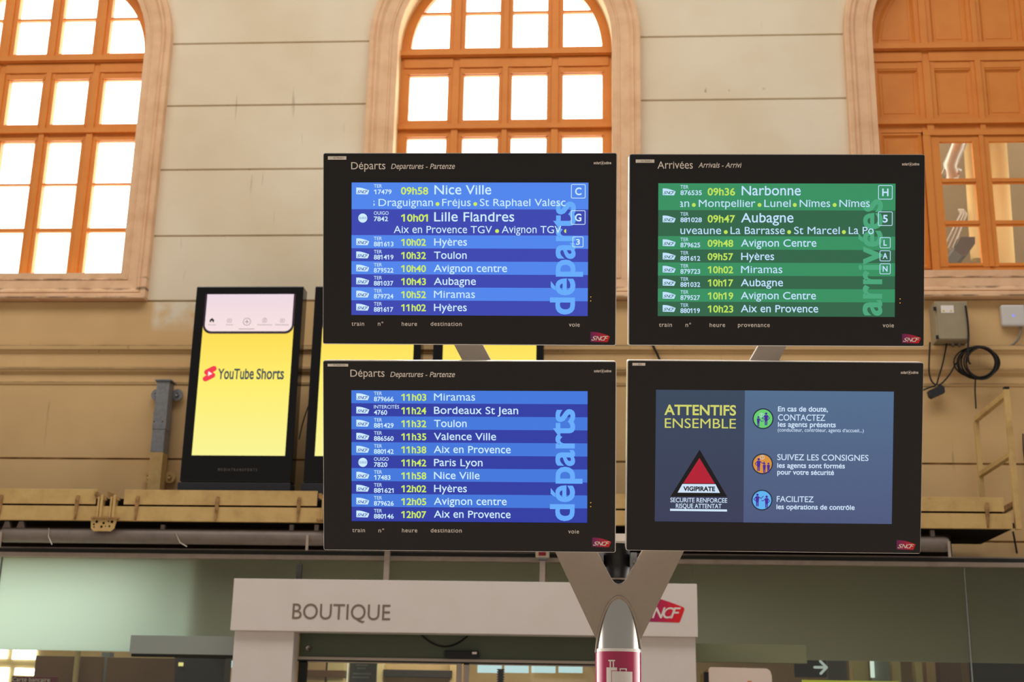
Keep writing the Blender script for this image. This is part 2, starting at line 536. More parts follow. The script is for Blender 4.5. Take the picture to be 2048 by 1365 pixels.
def write(mb, s, x0, x1, zb, cap, y, mt, bold=0.0, shear=0.0, space=1.0, rot=False, clip=None):
    """letters from x0 to x1 on baseline zb with capital height cap, lying in the plane y (rot: reading upwards,
    x0..x1 then run along z and zb is the x of the baseline)."""
    vs, fs = glyphs(s, bold, shear, space)
    a, b = min(v[0] for v in vs), max(v[0] for v in vs)
    kx = (x1 - x0) / (b - a); kz = cap / CAP
    pts = [(x0 + (v[0] - a) * kx, zb + v[1] * kz) for v in vs]
    if clip:
        bm = bmesh.new(); q = [bm.verts.new((p[0], 0, p[1])) for p in pts]
        for f in fs:
            try: bm.faces.new([q[i] for i in f])
            except ValueError: pass
        for cx, keep in clip:
            bmesh.ops.bisect_plane(bm, geom=list(bm.verts) + list(bm.edges) + list(bm.faces), plane_co=(cx, 0, 0), plane_no=(1, 0, 0),
                                   clear_inner=keep > 0, clear_outer=keep < 0)
        bm.verts.index_update()
        pts = [(v.co.x, v.co.z) for v in bm.verts]; fs = [[v.index for v in f.verts] for f in bm.faces]; bm.free()
    if rot:
        pts = [(zb - (p[1] - zb), p[0]) for p in pts]
    mb.add([(p[0], y, p[1]) for p in pts], fs, mt)
    return mb


LOGO = [(0, .03), (0, 1), (.15, 1), (.3, .98), (.47, .92), (.63, .835), (.8, .73), (.95, .63), (.985, .60), (1.0, .55), (.99, .48), (.90, .06), (.885, .015), (.86, 0)]


def rail_logo(mb, x0, x1, z0, z1, y, body, ink, d=0.0006):
    w, h = x1 - x0, z1 - z0
    mb.flat([(x0 + p[0] * w, z0 + p[1] * h) for p in LOGO], y, body)
    zb, cp = z0 + .17 * h, .42 * h
    for ch, a, b in (('S', .05, .32), ('N', .26, .57), ('C', .51, .76), ('F', .67, .92)):
        write(mb, ch, x0 + a * w, x0 + b * w, zb, cp, y - d, ink, bold=0.012, shear=0.38)


# ================================================================ THE SETTING
WALL, FRAME = 16.0, 16.3
HW, ZS, ZB, AW = 1.445, 10.475, 7.163, 0.378      # half width, springing line, bottom, architrave width
CENTRES = (-7.66, -1.275, 5.05)


def outline(c, d, n=28):
    """window outline at distance d outside the opening's edge, from bottom left, clockwise."""
    r = HW + d
    pts = [(c - r, ZB - d), (c - r, ZS)]
    pts += [(c - r * math.cos(math.pi * k / n), ZS + r * math.sin(math.pi * k / n)) for k in range(1, n)]
    return pts + [(c + r, ZS), (c + r, ZB - d)]


GROOVES = (3.78, 4.71, 6.79, 7.685, 8.625, 9.56, 10.495, 11.44, 12.38)
PROFILE = [(3.3, 0.0)]                              # (z, y offset; negative stands proud)
for g in GROOVES:
    if 4.75 < g and PROFILE[-1][0] < 5:
        PROFILE += [(5.66, 0), (5.672, -.012), (5.70, -.02), (5.708, -.008), (5.80, -.008), (5.812, -.022), (5.835, -.045), (5.85, -.05),
                    (5.862, -.062), (5.90, -.066), (5.908, -.04), (6.065, -.04), (6.078, -.055), (6.10, -.062), (6.115, -.085), (6.16, -.09), (6.168, -.09), (6.172, 0.0)]
    PROFILE += [(g - .014, 0), (g - .006, .03), (g + .006, .03), (g + .014, 0)]
PROFILE += [(20.0, 0)]


def yprof(z):
    for (a, ya), (b, yb) in zip(PROFILE[:-1], PROFILE[1:]):
        if a <= z <= b:
            return ya + (yb - ya) * (z - a) / max(b - a, 1e-9)
    return 0


def wall_half(z, d=0.2):
    if z < ZB - d or z > ZS + HW + d: return None
    if z <= ZS: return HW + d
    return math.sqrt(max((HW + d) ** 2 - (z - ZS) ** 2, 0))


zs = sorted({round(p[0], 4) for p in PROFILE} | {ZB - .2, ZS} | {round(ZS + (HW + .2) * math.sin(math.radians(a)), 4) for a in range(4, 91, 4)} | {ZS + HW + .2})
XL, XR = -15.0, 13.0
wb = MB()
for za, zb_ in zip(zs[:-1], zs[1:]):
    for y_of in (lambda z: WALL + yprof(z), lambda z: 16.62):
        ha, hb = wall_half(za + 1e-6), wall_half(zb_ - 1e-6)
        if ha is None or hb is None:
            segs = [((XL, XL), (XR, XR))]
        else:
            segs = []; prev = (XL, XL)
            for c in CENTRES:
                segs.append((prev, (c - ha, c - hb))); prev = (c + ha, c + hb)
            segs.append((prev, (XR, XR)))
        for (la, lb), (ra, rb) in segs:
            wb.add([(la, y_of(za), za), (ra, y_of(za), za), (rb, y_of(zb_), zb_), (lb, y_of(zb_), zb_)], [(0, 1, 2, 3)], 'plaster')
wb.add([(XL, WALL, 3.3), (XR, WALL, 3.3), (XR, 16.62, 3.3), (XL, 16.62, 3.3)], [(0, 1, 2, 3)], 'plaster')
tag(wb.build('wall_back'), 'tall beige plaster wall ruled into courses with arched windows', kind='structure')

fl = MB().box(-16, 14, -6, 21, -0.1, 0.0, 'floor_stone').build('floor')
tag(fl, 'pale stone floor of the station hall', kind='structure')

# architrave profile: (distance outside the opening, projection in front of the wall)
ARCH = [(0.0, 0.0), (0.0, .035), (.075, .035), (.082, .05), (.10, .055), (.108, .045), (.115, .05), (.225, .06), (.24, .075), (.262, .10),
        (.285, .105), (.292, .092), (.305, .10), (.318, .115), (.365, .12), (AW, .11), (AW, -.02)]


def sweep(mb, c, prof, mt, y=WALL, smooth=False):
    loops = [[(p[0], y - h, p[1]) for p in outline(c, d)] for d, h in prof]
    n = len(loops[0]); vs = [q for l in loops for q in l]; fs = []
    for i in range(len(loops) - 1):
        for k in range(n):
            fs.append((i * n + k, (i + 1) * n + k, (i + 1) * n + (k + 1) % n, i * n + (k + 1) % n))
    mb.add(vs, fs, mt, smooth)


ROWS = [(7.266, 7.87), (7.927, 8.551), (8.58, 9.20), (9.445, 10.135), (10.527, 11.07), (11.104, 11.66)]
COLS = [(-1.315, -.785), (-.566, -.09), (.09, .566), (.785, 1.315)]


def arch_strip(mb, c, r0, r1, y0, y1, mt, a0=0, a1=180, n=36):
    for k in range(n):
        a, b = math.radians(a0 + (a1 - a0) * k / n), math.radians(a0 + (a1 - a0) * (k + 1) / n)
        poly = [(c + r0 * math.cos(a), ZS + r0 * math.sin(a)), (c + r1 * math.cos(a), ZS + r1 * math.sin(a)),
                (c + r1 * math.cos(b), ZS + r1 * math.sin(b)), (c + r0 * math.cos(b), ZS + r0 * math.sin(b))]
        mb.prism(poly, y0, y1, mt)


def zarch(x, r=1.40):
    return ZS + math.sqrt(max(r * r - x * x, 0))


def joinery(mb, c, glazed_low=True):
    """mullions, transoms and ledges shared by the three windows."""
    P = 'orange_paint'; y0, y1 = FRAME, FRAME + .10
    # stiles, mullions
    for a, b in ((-.785, -.566), (.566, .785), (-.09, .09)):
        lo = ZB - .05 if glazed_low else 9.2
        mb.box(c + a, c + b, y0, y1, lo, zarch(max(abs(a), abs(b))), P)
        w = .045 if b - a > .2 else .035
        m_ = (a + b) / 2
        mb.box(c + m_ - w, c + m_ + w, y0 - .028, y0, lo, 10.23, P)
        mb.box(c + m_ - w, c + m_ + w, y0 - .028, y0, 10.47, zarch(max(abs(a), abs(b))), P)
    for s in (-1, 1):
        mb.box(c + s * 1.315, c + s * (HW + .02), y0 + .002, y1 - .002, ZB - .05, ZS, P)
    arch_strip(mb, c, 1.315, HW + .02, y0 + .004, y1 - .004, P)
    # transoms
    for z0, z1 in ((ZB - .1, 7.266), (9.20, 9.445), (10.135, 10.527)):
        mb.box(c - HW - .02, c + HW + .02, y0 + .006, y1 - .006, z0, z1, P)
    mb.box(c - HW, c + HW, y0 - .07, y0 + .02, 10.40, 10.474, P)
    mb.box(c - HW, c + HW, y0 - .05, y0 + .02, 10.385, 10.40, P)
    mb.box(c - HW, c + HW, y0 - .05, y0 + .02, 9.305, 9.375, P)
    for a, b in ((-1.40, -.72), (-.63, .63), (.72, 1.40)):
        mb.box(c + a, c + b, y0 - .014, y0 + .02, 10.235, 10.375, P)


def glazed_window(idx, c):
    w = empty(f'window_{idx}', (c, WALL, ZB - AW), f'arched orange window number {idx}', kind='structure')
    rv = MB(); sweep(rv, c, [(0.0, 0.0), (0.0, -.62)], 'reveal_paint'); rv.build('reveal', w)
    ar = MB(); sweep(ar, c, ARCH, 'moulding_paint'); ar.build('architrave', w)
    fr = MB(); joinery(fr, c)
    P = 'orange_paint'
    for z0, z1 in ((7.87, 7.927), (8.551, 8.58), (11.07, 11.104)):
        fr.box(c - 1.36, c + 1.36, FRAME + .02, FRAME + .075, z0, z1, P)
    # casement rails set just behind the mullions, round every light
    for (a, b) in COLS:
        for z0, z1 in ((7.266, 9.20), (9.445, 10.135), (10.527, 11.66)):
            t = .022
            fr.box(c + a - t, c + b + t, FRAME - .012, FRAME + .03, z0 - .055, z0, P)
            if z1 < 11:
                fr.box(c + a - t, c + b + t, FRAME - .012, FRAME + .03, z1, z1 + .045, P)
    fr.build('window_frame', w)
    g = MB()
    gp = [(p[0], p[1]) for p in outline(c, -.03)]
    g.flat(gp, FRAME + .055, 'clear_glass'); g.build('glass', w)
    return w


tag(glazed_window(1, CENTRES[0]), 'leftmost arched window, orange frame glaring with sunlight')
tag(glazed_window(2, CENTRES[1]), 'middle arched window, orange frame and white sky, behind the blue board')

# right window: boarded with orange panels, one glazed casement pair low down
c3 = 5.03
w3 = empty('window_3', (CENTRES[2], WALL, ZB - AW), 'right-hand arched window boarded with orange panels over a small casement', kind='structure')
rv = MB(); sweep(rv, CENTRES[2], [(0.0, 0.0), (0.0, -.62)], 'reveal_paint'); rv.build('reveal', w3)
ar = MB(); sweep(ar, CENTRES[2], ARCH, 'moulding_paint'); ar.build('architrave', w3)
fr = MB(); joinery(fr, c3, False)
P = 'orange_paint'
CX0, CX1, CZ0, CZ1 = 4.245, 5.77, 7.20, 9.20
for a, b in ((CENTRES[2] - HW - .02, CX0), (CX1, CENTRES[2] + HW + .02)):
    fr.box(a, b, FRAME + .03, FRAME + .1, ZB - .1, 9.22, P)
fr.build('window_frame', w3)


def raised_panel(mb, pts, y, inset=0.06):
    """panel field with a stepped moulding round it; pts is a convex outline."""
    cx = sum(p[0] for p in pts) / len(pts); cz = sum(p[1] for p in pts) / len(pts)

    def shr(d):
        out = []
        n = len(pts)
        for i in range(n):
            a, b, c_ = Vector(pts[i - 1]), Vector(pts[i]), Vector(pts[(i + 1) % n])
            n1 = Vector(((b - a).y, -(b - a).x)).normalized(); n2 = Vector(((c_ - b).y, -(c_ - b).x)).normalized()
            if n1.dot(Vector((cx, cz)) - b) < 0: n1 = -n1
            if n2.dot(Vector((cx, cz)) - b) < 0: n2 = -n2
            m_ = (n1 + n2); m_ = m_ / max(m_.length_squared / 2, .3)
            out.append(tuple(b + m_ * d))
        return out
    loops = [(shr(0), y), (shr(0), y - .012), (shr(.028), y - .022), (shr(.042), y - .004), (shr(.058), y + .012), (shr(.085), y + .012), (shr(.092), y + .006)]
    n = len(pts)
    vs = [(p[0], yy, p[1]) for l, yy in loops for p in l]
    fs = [(i * n + k, i * n + (k + 1) % n, (i + 1) * n + (k + 1) % n, (i + 1) * n + k) for i in range(len(loops) - 1) for k in range(n)]
    fs.append([(len(loops) - 1) * n + k for k in range(n)])
    mb.add(vs, fs, 'orange_paint')


def rect(x0, x1, z0, z1):
    return [(x0, z0), (x0, z1), (x1, z1), (x1, z0)]


for (a, b) in COLS:
    pn = MB(); raised_panel(pn, rect(c3 + a - .03, c3 + b + .03, 9.40, 10.14), FRAME + .03); pn.build('panel', w3)
    pn = MB()
    a2, b2 = a - .02, b + .02
    top = [(c3 + x, zarch(x, 1.33)) for x in ([a2 + (b2 - a2) * k / 8 for k in range(9)])]
    raised_panel(pn, [(c3 + a2, 10.49)] + [p for p in top if p[1] > 10.6] + [(c3 + b2, 10.49)], FRAME + .03); pn.build('panel', w3)
pn = MB(); raised_panel(pn, rect(3.70, 4.235, 7.30, 9.19), FRAME + .02); pn.build('panel', w3)
pn = MB(); raised_panel(pn, rect(5.80, 6.35, 7.30, 9.19), FRAME + .02); pn.build('panel', w3)
cs = MB()
yc = FRAME - .03
cs.box(CX0, CX0 + .085, yc + .003, yc + .118, CZ0, CZ1, P); cs.box(CX0 + .085, CX0 + .10, yc + .01, yc + .12, CZ0, CZ1, P)
cs.box(CX1 - .085, CX1, yc + .003, yc + .118, CZ0, CZ1, P)
cs.box(CX0, CX1, yc, yc + .12, 9.145, CZ1 + .02, P); cs.box(CX0 + .10, CX1 - .1, yc + .03, yc + .12, 7.22, 7.315, P)
cs.build('casement_frame', w3)
for x0, x1, st in ((4.35, 4.965, 1), (4.985, 5.66, -1)):
    lf = MB(); ys = FRAME - .005
    lf.box(x0, x0 + .105, ys, ys + .06, 7.32, 9.14, P); lf.box(x1 - .085, x1, ys, ys + .06, 7.32, 9.14, P)
    for z0, z1 in ((7.32, 7.372), (7.886, 7.952), (8.473, 8.54), (9.06, 9.14)):
        lf.box(x0, x1, ys + .004, ys + .056, z0, z1, P)
        if z1 - z0 < .07: lf.box(x0 + .1, x1 - .08, ys - .012, ys + .01, z0 + .012, z1 - .012, P)
    if st < 0: lf.box(x0 - .02, x0 + .035, ys - .02, ys, 7.32, 9.14, P)
    leaf = lf.build('casement_leaf', w3)
    g = MB().flat(rect(x0 + .09, x1 - .07, 7.36, 9.08), ys + .03, 'room_glass'); g.build('glass', leaf)

# the light well seen through the right window's casement
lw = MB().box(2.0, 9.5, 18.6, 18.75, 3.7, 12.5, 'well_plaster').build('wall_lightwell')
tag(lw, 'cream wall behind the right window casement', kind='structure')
dk = MB()
dk.tube([at(1905, 352, 17.6), at(1900, 330, 17.5), at(1918, 290, 17.4), at(1935, 262, 17.4), at(1937, 258, 18.49)], .10, 'duct_silver', 16)
dk.tube([at(1887, 340, 17.6), at(1918, 352, 17.6)], .10, 'duct_silver', 16)
tag(dk.build('air_duct'), 'silver ventilation duct behind the upper left casement pane', 'duct')
for k, (xa, ya, xb, yb, lab) in enumerate(((1938, 280, 1953, 520, 'slim cream pipe behind the left casement leaf'), (1992, 250, 2012, 540, 'broad cream pipe behind the right casement leaf'))):
    t = MB(); t.tube([at(xa, ya, 18.1), at(xb, yb, 18.1)], .08 if k == 0 else .13, 'interior_cream', 14)
    tag(t.build('wall_pipe'), lab, 'pipe')
t = MB()
for q in range(3):
    t.tube([at(1888 + 9 * q, 497, 17.4), at(1922 + 5 * q, 428, 17.4), at(1918 + 4 * q, 420, 18.57)], .018, 'duct_silver', 8)
tag(t.build('cable_tray'), 'slanting pale cable tray behind the lower left casement pane', 'cable tray')
t = MB().prism([tuple(at(x, y, 17.35)[[0, 2]]) for x, y in ((1908, 500), (1922, 474), (1950, 474), (1950, 488), (1936, 508), (1925, 512))], 17.35, 18.595, 'interior_grey')
tag(t.build('wall_box'), 'grey box behind the bottom left casement pane', 'box')

# ================================================================ DEPARTURE BOARDS
WD, HT = 1.27, 0.826


def brot(t, y, r):
    t = -t
    ct, st = math.cos(t), math.sin(t)
    Rx = np.array([[1, 0, 0], [0, ct, st], [0, -st, ct]])
    cy, sy = math.cos(y), math.sin(y); Rz = np.array([[cy, -sy, 0], [sy, cy, 0], [0, 0, 1]])
    cr, sr = math.cos(r), math.sin(r); Ry = np.array([[cr, 0, sr], [0, 1, 0], [-sr, 0, cr]])
    return Rz @ Rx @ Ry


POSE = {'TL': (-.5630, 5.3796, 3.5782, .3020, .0232, -.0008), 'TR': (.7669 * .9945, 5.4609 * .9945, 1.6 + 1.9967 * .9945, .2863, .0460, -.0085),
        'BL': (-.5648, 5.6481, 2.7174, .3165, .0300, -.0057), 'BR': (.7575, 5.7197, 2.7367, .3167, .0381, -.0036)}
MPP = WD / 587.0                                    # metres per photo pixel on a board


class Plane:
    def __init__(self, c, M):
        self.c, self.M = np.array(c), M
        self.n = M[:, 1]

    def uv(self, px, py):
        d = ray(px, py); t = ((self.c - EYE) @ self.n) / (d @ self.n)
        q = self.M.T @ (EYE + d * t - self.c)
        return q[0], q[2]


def rounded(x0, x1, z0, z1, r, n=5):
    pts = []
    for cx, cz, a in ((x0 + r, z0 + r, 180), (x1 - r, z0 + r, 270), (x1 - r, z1 - r, 0), (x0 + r, z1 - r, 90)):
        for k in range(n + 1):
            t = math.radians(a + 90 * k / n); pts.append((cx + r * math.cos(t), cz + r * math.sin(t)))
    return pts


def outline_box(mb, x0, x1, z0, z1, t, y, mt, r=0.004):
    mb.ring(rounded(x0, x1, z0, z1, r), rounded(x0 + t, x1 - t, z0 + t, z1 - t, max(r - t, .0005)), y, mt)


def board(key, label, screen_px):
    x, y, z, t, ya, ro = POSE[key]
    M = brot(t, ya, ro)
    root = empty('information_board', (0, 0, 0), label, 'information board', 'station information boards')
    root.matrix_world = Matrix.Translation((x, y, z)) @ Matrix(M.tolist()).to_4x4()
    pl = Plane((x, y, z), M)
    (sx0, sz1), (sx1, sz1b), (sx1b, sz0), (sx0b, sz0b) = [pl.uv(*p) for p in screen_px]
    sx0 = (sx0 + sx0b) / 2; sx1 = (sx1 + sx1b) / 2; sz1 = (sz1 + sz1b) / 2; sz0 = (sz0 + sz0b) / 2
    h = MB(); k_ = .9945 if key == 'TR' else 1.0
    a, b = -WD / 2 * k_, WD / 2 * k_; e, f = -HT / 2 * k_, HT / 2 * k_
    ou = rounded(a, b, e, f, .006)
    inn = [((sx0 if p[0] < 0 else sx1), (sz0 if p[1] < 0 else sz1)) for p in ou]
    n = len(ou)
    h.ring(ou, inn, 0, 'bezel_black')
    for lp, y0, y1 in ((ou, 0, .010), (inn, 0, .008)):
        h.add([(p[0], y0, p[1]) for p in lp] + [(p[0], y1, p[1]) for p in lp], [(i, (i + 1) % n, n + (i + 1) % n, n + i) for i in range(n)], 'bezel_black')
    h.build('bezel', root, True)
    hb = MB().prism(rounded(a - .0035, b + .0035, e - .0035, f + .0035, .009), .010, .075, 'edge_aluminium')
    hb.prism(rounded(a + .05, b - .05, e + .05, f - .05, .01), .075, .095, 'bezel_black')
    tag(hb.build('housing', root, True), 'silver aluminium edge')
    scr = MB().flat(rect(sx0 - .002, sx1 + .002, sz0 - .002, sz1 + .002), .008, 'notice_black').build('screen', root, True)
    return root, pl, scr, (sx0, sx1, sz0, sz1)


SY = .0076                                          # screen face; smaller y lies nearer the viewer


def put(pl, mb, s, x0, x1, yb, cap, mt, y, **k):
    u0, v0 = pl.uv(x0, yb); u1, v1 = pl.uv(x1, yb)
    write(mb, s, u0, u1, (v0 + v1) / 2, cap * MPP, y, mt, **k)


def bezel_print(root, pl, head, sub, cols, maker, logo, stick):
    m = MB(); put(pl, m, head[0], head[1], head[2], head[3], 14.2, 'print_pale', -.0006)
    m.build('heading', root, True) if head[0] else None
    if sub:
        m = MB(); put(pl, m, sub[0], sub[1], sub[2], sub[3], 10.2, 'print_pale', -.0006, shear=.22, bold=.004); m.build('subheading', root, True)
    for s, a, b, yb in cols:
        m = MB(); put(pl, m, s, a, b, yb, 7.6, 'print_pale', -.0006, space=1.1, bold=.006); m.build('column_caption', root, True)
    x0, x1, yb = maker
    w = x1 - x0; m = MB()
    put(pl, m, 'solari', x0, x0 + .40 * w, yb, 5.0, 'print_pale', -.0006, bold=.02)
    put(pl, m, 'udine', x0 + .60 * w, x1, yb, 5.0, 'print_pale', -.0006, bold=.02)
    u, v = pl.uv(x0 + .5 * w, yb - 2.2)
    m.ring([(u + .0085 * math.cos(k * .2618), v + .0085 * math.sin(k * .2618)) for k in range(24)],
           [(u + .0062 * math.cos(k * .2618), v + .0062 * math.sin(k * .2618)) for k in range(24)], -.0006, 'print_dim')
    m.disk(u, v, .0035, -.0006, 'print_pale', 16)
    m.build('maker_mark', root, True)
    m = MB(); u0, v1 = pl.uv(logo[0], logo[1]); u1, v0 = pl.uv(logo[2], logo[3])
    rail_logo(m, u0, u1, v0, v1, -.0006, 'logo_gradient', 'print_pale'); tag(m.build('railway_logo', root, True), 'red railway company emblem')
    m = MB(); u0, v1 = pl.uv(stick[0], stick[1]); u1, v0 = pl.uv(stick[2], stick[3])
    m.prism(rect(u0, u1, v0, v1), -.0008, 0, 'sticker')
    write(m, stick[4], u0 + .30 * (u1 - u0), u0 + (.84 if len(stick[4]) > 5 else .7) * (u1 - u0), v0 + .25 * (v1 - v0), .5 * (v1 - v0), -.0012, 'sticker_ink')
    m.build('label_sticker', root, True)
    m = MB(); u, v = pl.uv(1181.5 if logo[0] < 1250 else 1800, logo[1] - 62)
    for dz in (0, .017): m.disk(u, v + dz, .0022, -.0008, 'led_amber', 10)
    m.build('status_light', root, True)


def operator(pl, m, kind, x0, ytop, big, ink, body):
    if kind == 'rail':
        u0, v1 = pl.uv(x0, ytop); u1, v0 = pl.uv(x0 + 25.7, ytop + 13.8)
        rail_logo(m, u0, u1, v0, v1, SY - .0006, body, ink, .0003)
    else:
        u, v = pl.uv(x0 + 13, ytop + 7)
        m.disk(u, v, 9.2 * MPP, SY - .0006, body)
        put(pl, m, 'OUIGO', x0 + 5, x0 + 21, ytop + 9, 4.2, ink, SY - .0009)


def timetable(pl, scr, rect_s, bands, rows, C, vertical, x_logo):
    sx0, sx1, sz0, sz1 = rect_s
    for i, r in enumerate(rows):
        m = MB()
        _, zt = pl.uv(r['xm'], bands[i]); _, zb_ = pl.uv(r['xm'], bands[i + 1])
        zt = min(zt, sz1); zb_ = max(zb_, sz0)
        if i == 0: zt = sz1
        if i == len(rows) - 1: zb_ = sz0
        m.flat(rect(sx0, sx1, zb_, zt), SY - (.0001), C['light'] if i % 2 == 0 else C['dark'])
        top = bands[i]
        big = r.get('big')
        if big:
            lg, ter, num, base, cap, tcap = top + 10.5, top + 10.9, top + 23.6, top + 24.2, 18.2, 14.0
        else:
            lg, ter, num, base, cap, tcap = top + 6.0, top + 9.7, top + 21.8, top + 20.6, 14.2, 13.2
        ink = C['ink']
        operator(pl, m, r.get('op', 'rail'), x_logo, lg, big, ink, C['text'])
        put(pl, m, r['cat'], r['x'], r['x'] + {'TER': 16.2, 'OUIGO': 29.6, 'INTERCITÉS': 50.5}[r['cat']], ter, 6.9, C['text'], SY - .0006, bold=.004)
        put(pl, m, r['num'][0], r['x'], r['num'][1], num, 8.9, C['text'], SY - .0006, bold=.018)
        put(pl, m, r['time'][0], r['time'][1], r['time'][2], base, tcap, C['time'], SY - .0006, bold=.02)
        put(pl, m, r['to'][0], r['to'][1], r['to'][2], base, cap, C['text'], SY - .0006, bold=0 if 'M' in r['to'][0] else .005)
        for s, a, b, clip in r.get('via', []):
            yb = top + 47.6
            if s == '•':
                u, v = pl.uv(a, yb - 4)
                if clip:
                    m.disk(u, v, 3.9 * MPP, SY - .0006, C['time'], 18, 90, 270)
                else:
                    m.disk(u, v, 3.9 * MPP, SY - .0006, C['time'], 24)
            else:
                k = {}
                if clip: k['clip'] = [(pl.uv(clip[0], yb)[0], clip[1])]
                put(pl, m, s, a, b, yb, 14.2, C['via'], SY - .0006, **k)
        if r.get('plat'):
            s, x0, y0, x1, y1 = r['plat']
            u0, v1 = pl.uv(x0, y0); u1, v0 = pl.uv(x1, y1)
            outline_box(m, u0, u1, v0, v1, .0028, SY - .0006, C['text'], .006)
            cw = {'I': .12, 'L': .30, '3': .36, '5': .34}.get(s, .44)
            hh = .50
            write(m, s, u0 + (.5 - cw / 2) * (u1 - u0), u0 + (.5 + cw / 2) * (u1 - u0), v0 + .25 * (v1 - v0), hh * (v1 - v0), SY - .0006, C['text'], bold=.022)
        m.build('timetable_row', scr, True)
    m = MB()
    s, ya, yb_, xb, cap = vertical
    _, za = pl.uv(xb, ya); _, z2 = pl.uv(xb, yb_); ub, _ = pl.uv(xb, (ya + yb_) / 2)
    write(m, s, za, z2, ub, cap * MPP, SY - .0003, C['word'], bold=.022, rot=True)
    m.build('running_word', scr, True)


BLUE = dict(light='blue_light', dark='blue_dark', text='pale_text', time='lime_text', via='pale_text', ink='logo_blue_ink', word='blue_word')
GREEN = dict(light='green_light', dark='green_dark', text='pale_text_green', time='lime_text_dim', via='pale_text_green', ink='logo_green_ink', word='green_word')
BLUELOW = dict(BLUE, light='blue_light_low', dark='blue_dark_low')

# --- upper left: departures
root, pl, scr, rs = board('TL', 'upper left black departures board whose blue screen starts with Nice Ville at 09h58',
                          [(702.4, 364.4), (1176.6, 365.8), (1175.8, 632.4), (702.6, 630.6)])
bezel_print(root, pl, ('Départs', 702.4, 770.7, 338.8), ('Departures - Partenze', 782, 909.9, 338),
            [('train', 703, 728.2, 651.8), ('n°', 755.7, 766.6, 651.9), ('heure', 803.5, 834, 652.2), ('destination', 861.2, 923.6, 652.2), ('voie', 1137.8, 1159.5, 653.8)],
            (1187.3, 1222.5, 328.6), (1180.9, 664.2, 1219.6, 685), (655.8, 312.8, 692.7, 319.6, 'PO TRANS 1'))
def row(cat, num, nx, time, tx, to, dx, **k):
    d = dict(cat=cat, num=(num, nx), time=(time, tx[0], tx[1]), to=(to, dx[0], dx[1])); d.update(k); return d
b0 = dict(xm=940, x=747.2); T = (801.6, 851.5)
rows = [row('TER', '17479', 782.7, '09h58', (801.4, 856), 'Nice Ville', (868.5, 982.2), big=1, plat=('C', 1142.2, 368.3, 1171, 396.9),
            via=[('s', 739.5, 749.0, (746.5, 1)), ('Draguignan', 756.6, 865.6, None), ('•', 874.7, 0, None), ('Fréjus', 884, 941.2, None), ('•', 950.3, 0, None), ('St Raphael Valesc', 959.4, 1131, None)], **b0),
        row('OUIGO', '7842', 775.4, '10h01', (801.4, 855.4), 'Lille Flandres', (868, 1028.2), big=1, op='low', plat=('G', 1142, 420.8, 1170.8, 449.5),
            via=[('Aix en Provence TGV', 787, 983.7, None), ('•', 994, 0, None), ('Avignon TGV', 1003.3, 1122.3, None), ('•', 1132.2, 0, 1)], **b0),
        row('TER', '881613', 786.5, '10h02', T, 'Hyères', (868, 933.6), plat=('3', 1145.1, 473.2, 1166.8, 494.8), **b0),
        row('TER', '881419', 786.5, '10h32', T, 'Toulon', (867.6, 933), **b0),
        row('TER', '879522', 786.5, '10h40', T, 'Avignon centre', (867.2, 1013.9), **b0),
        row('TER', '881037', 786.3, '10h43', T, 'Aubagne', (867.2, 951.5), **b0),
        row('TER', '879724', 786.3, '10h52', T, 'Miramas', (867.6, 949.7), **b0),
        row('TER', '881617', 786, '11h02', T, 'Hyères', (867.6, 933.2), **b0)]
timetable(pl, scr, rs, [364.5, 418.7, 470.8, 497.2, 523.5, 549.5, 575.6, 601.9, 631], rows, BLUE, ('départs', 629.6, 403, 1149, 47), 712)

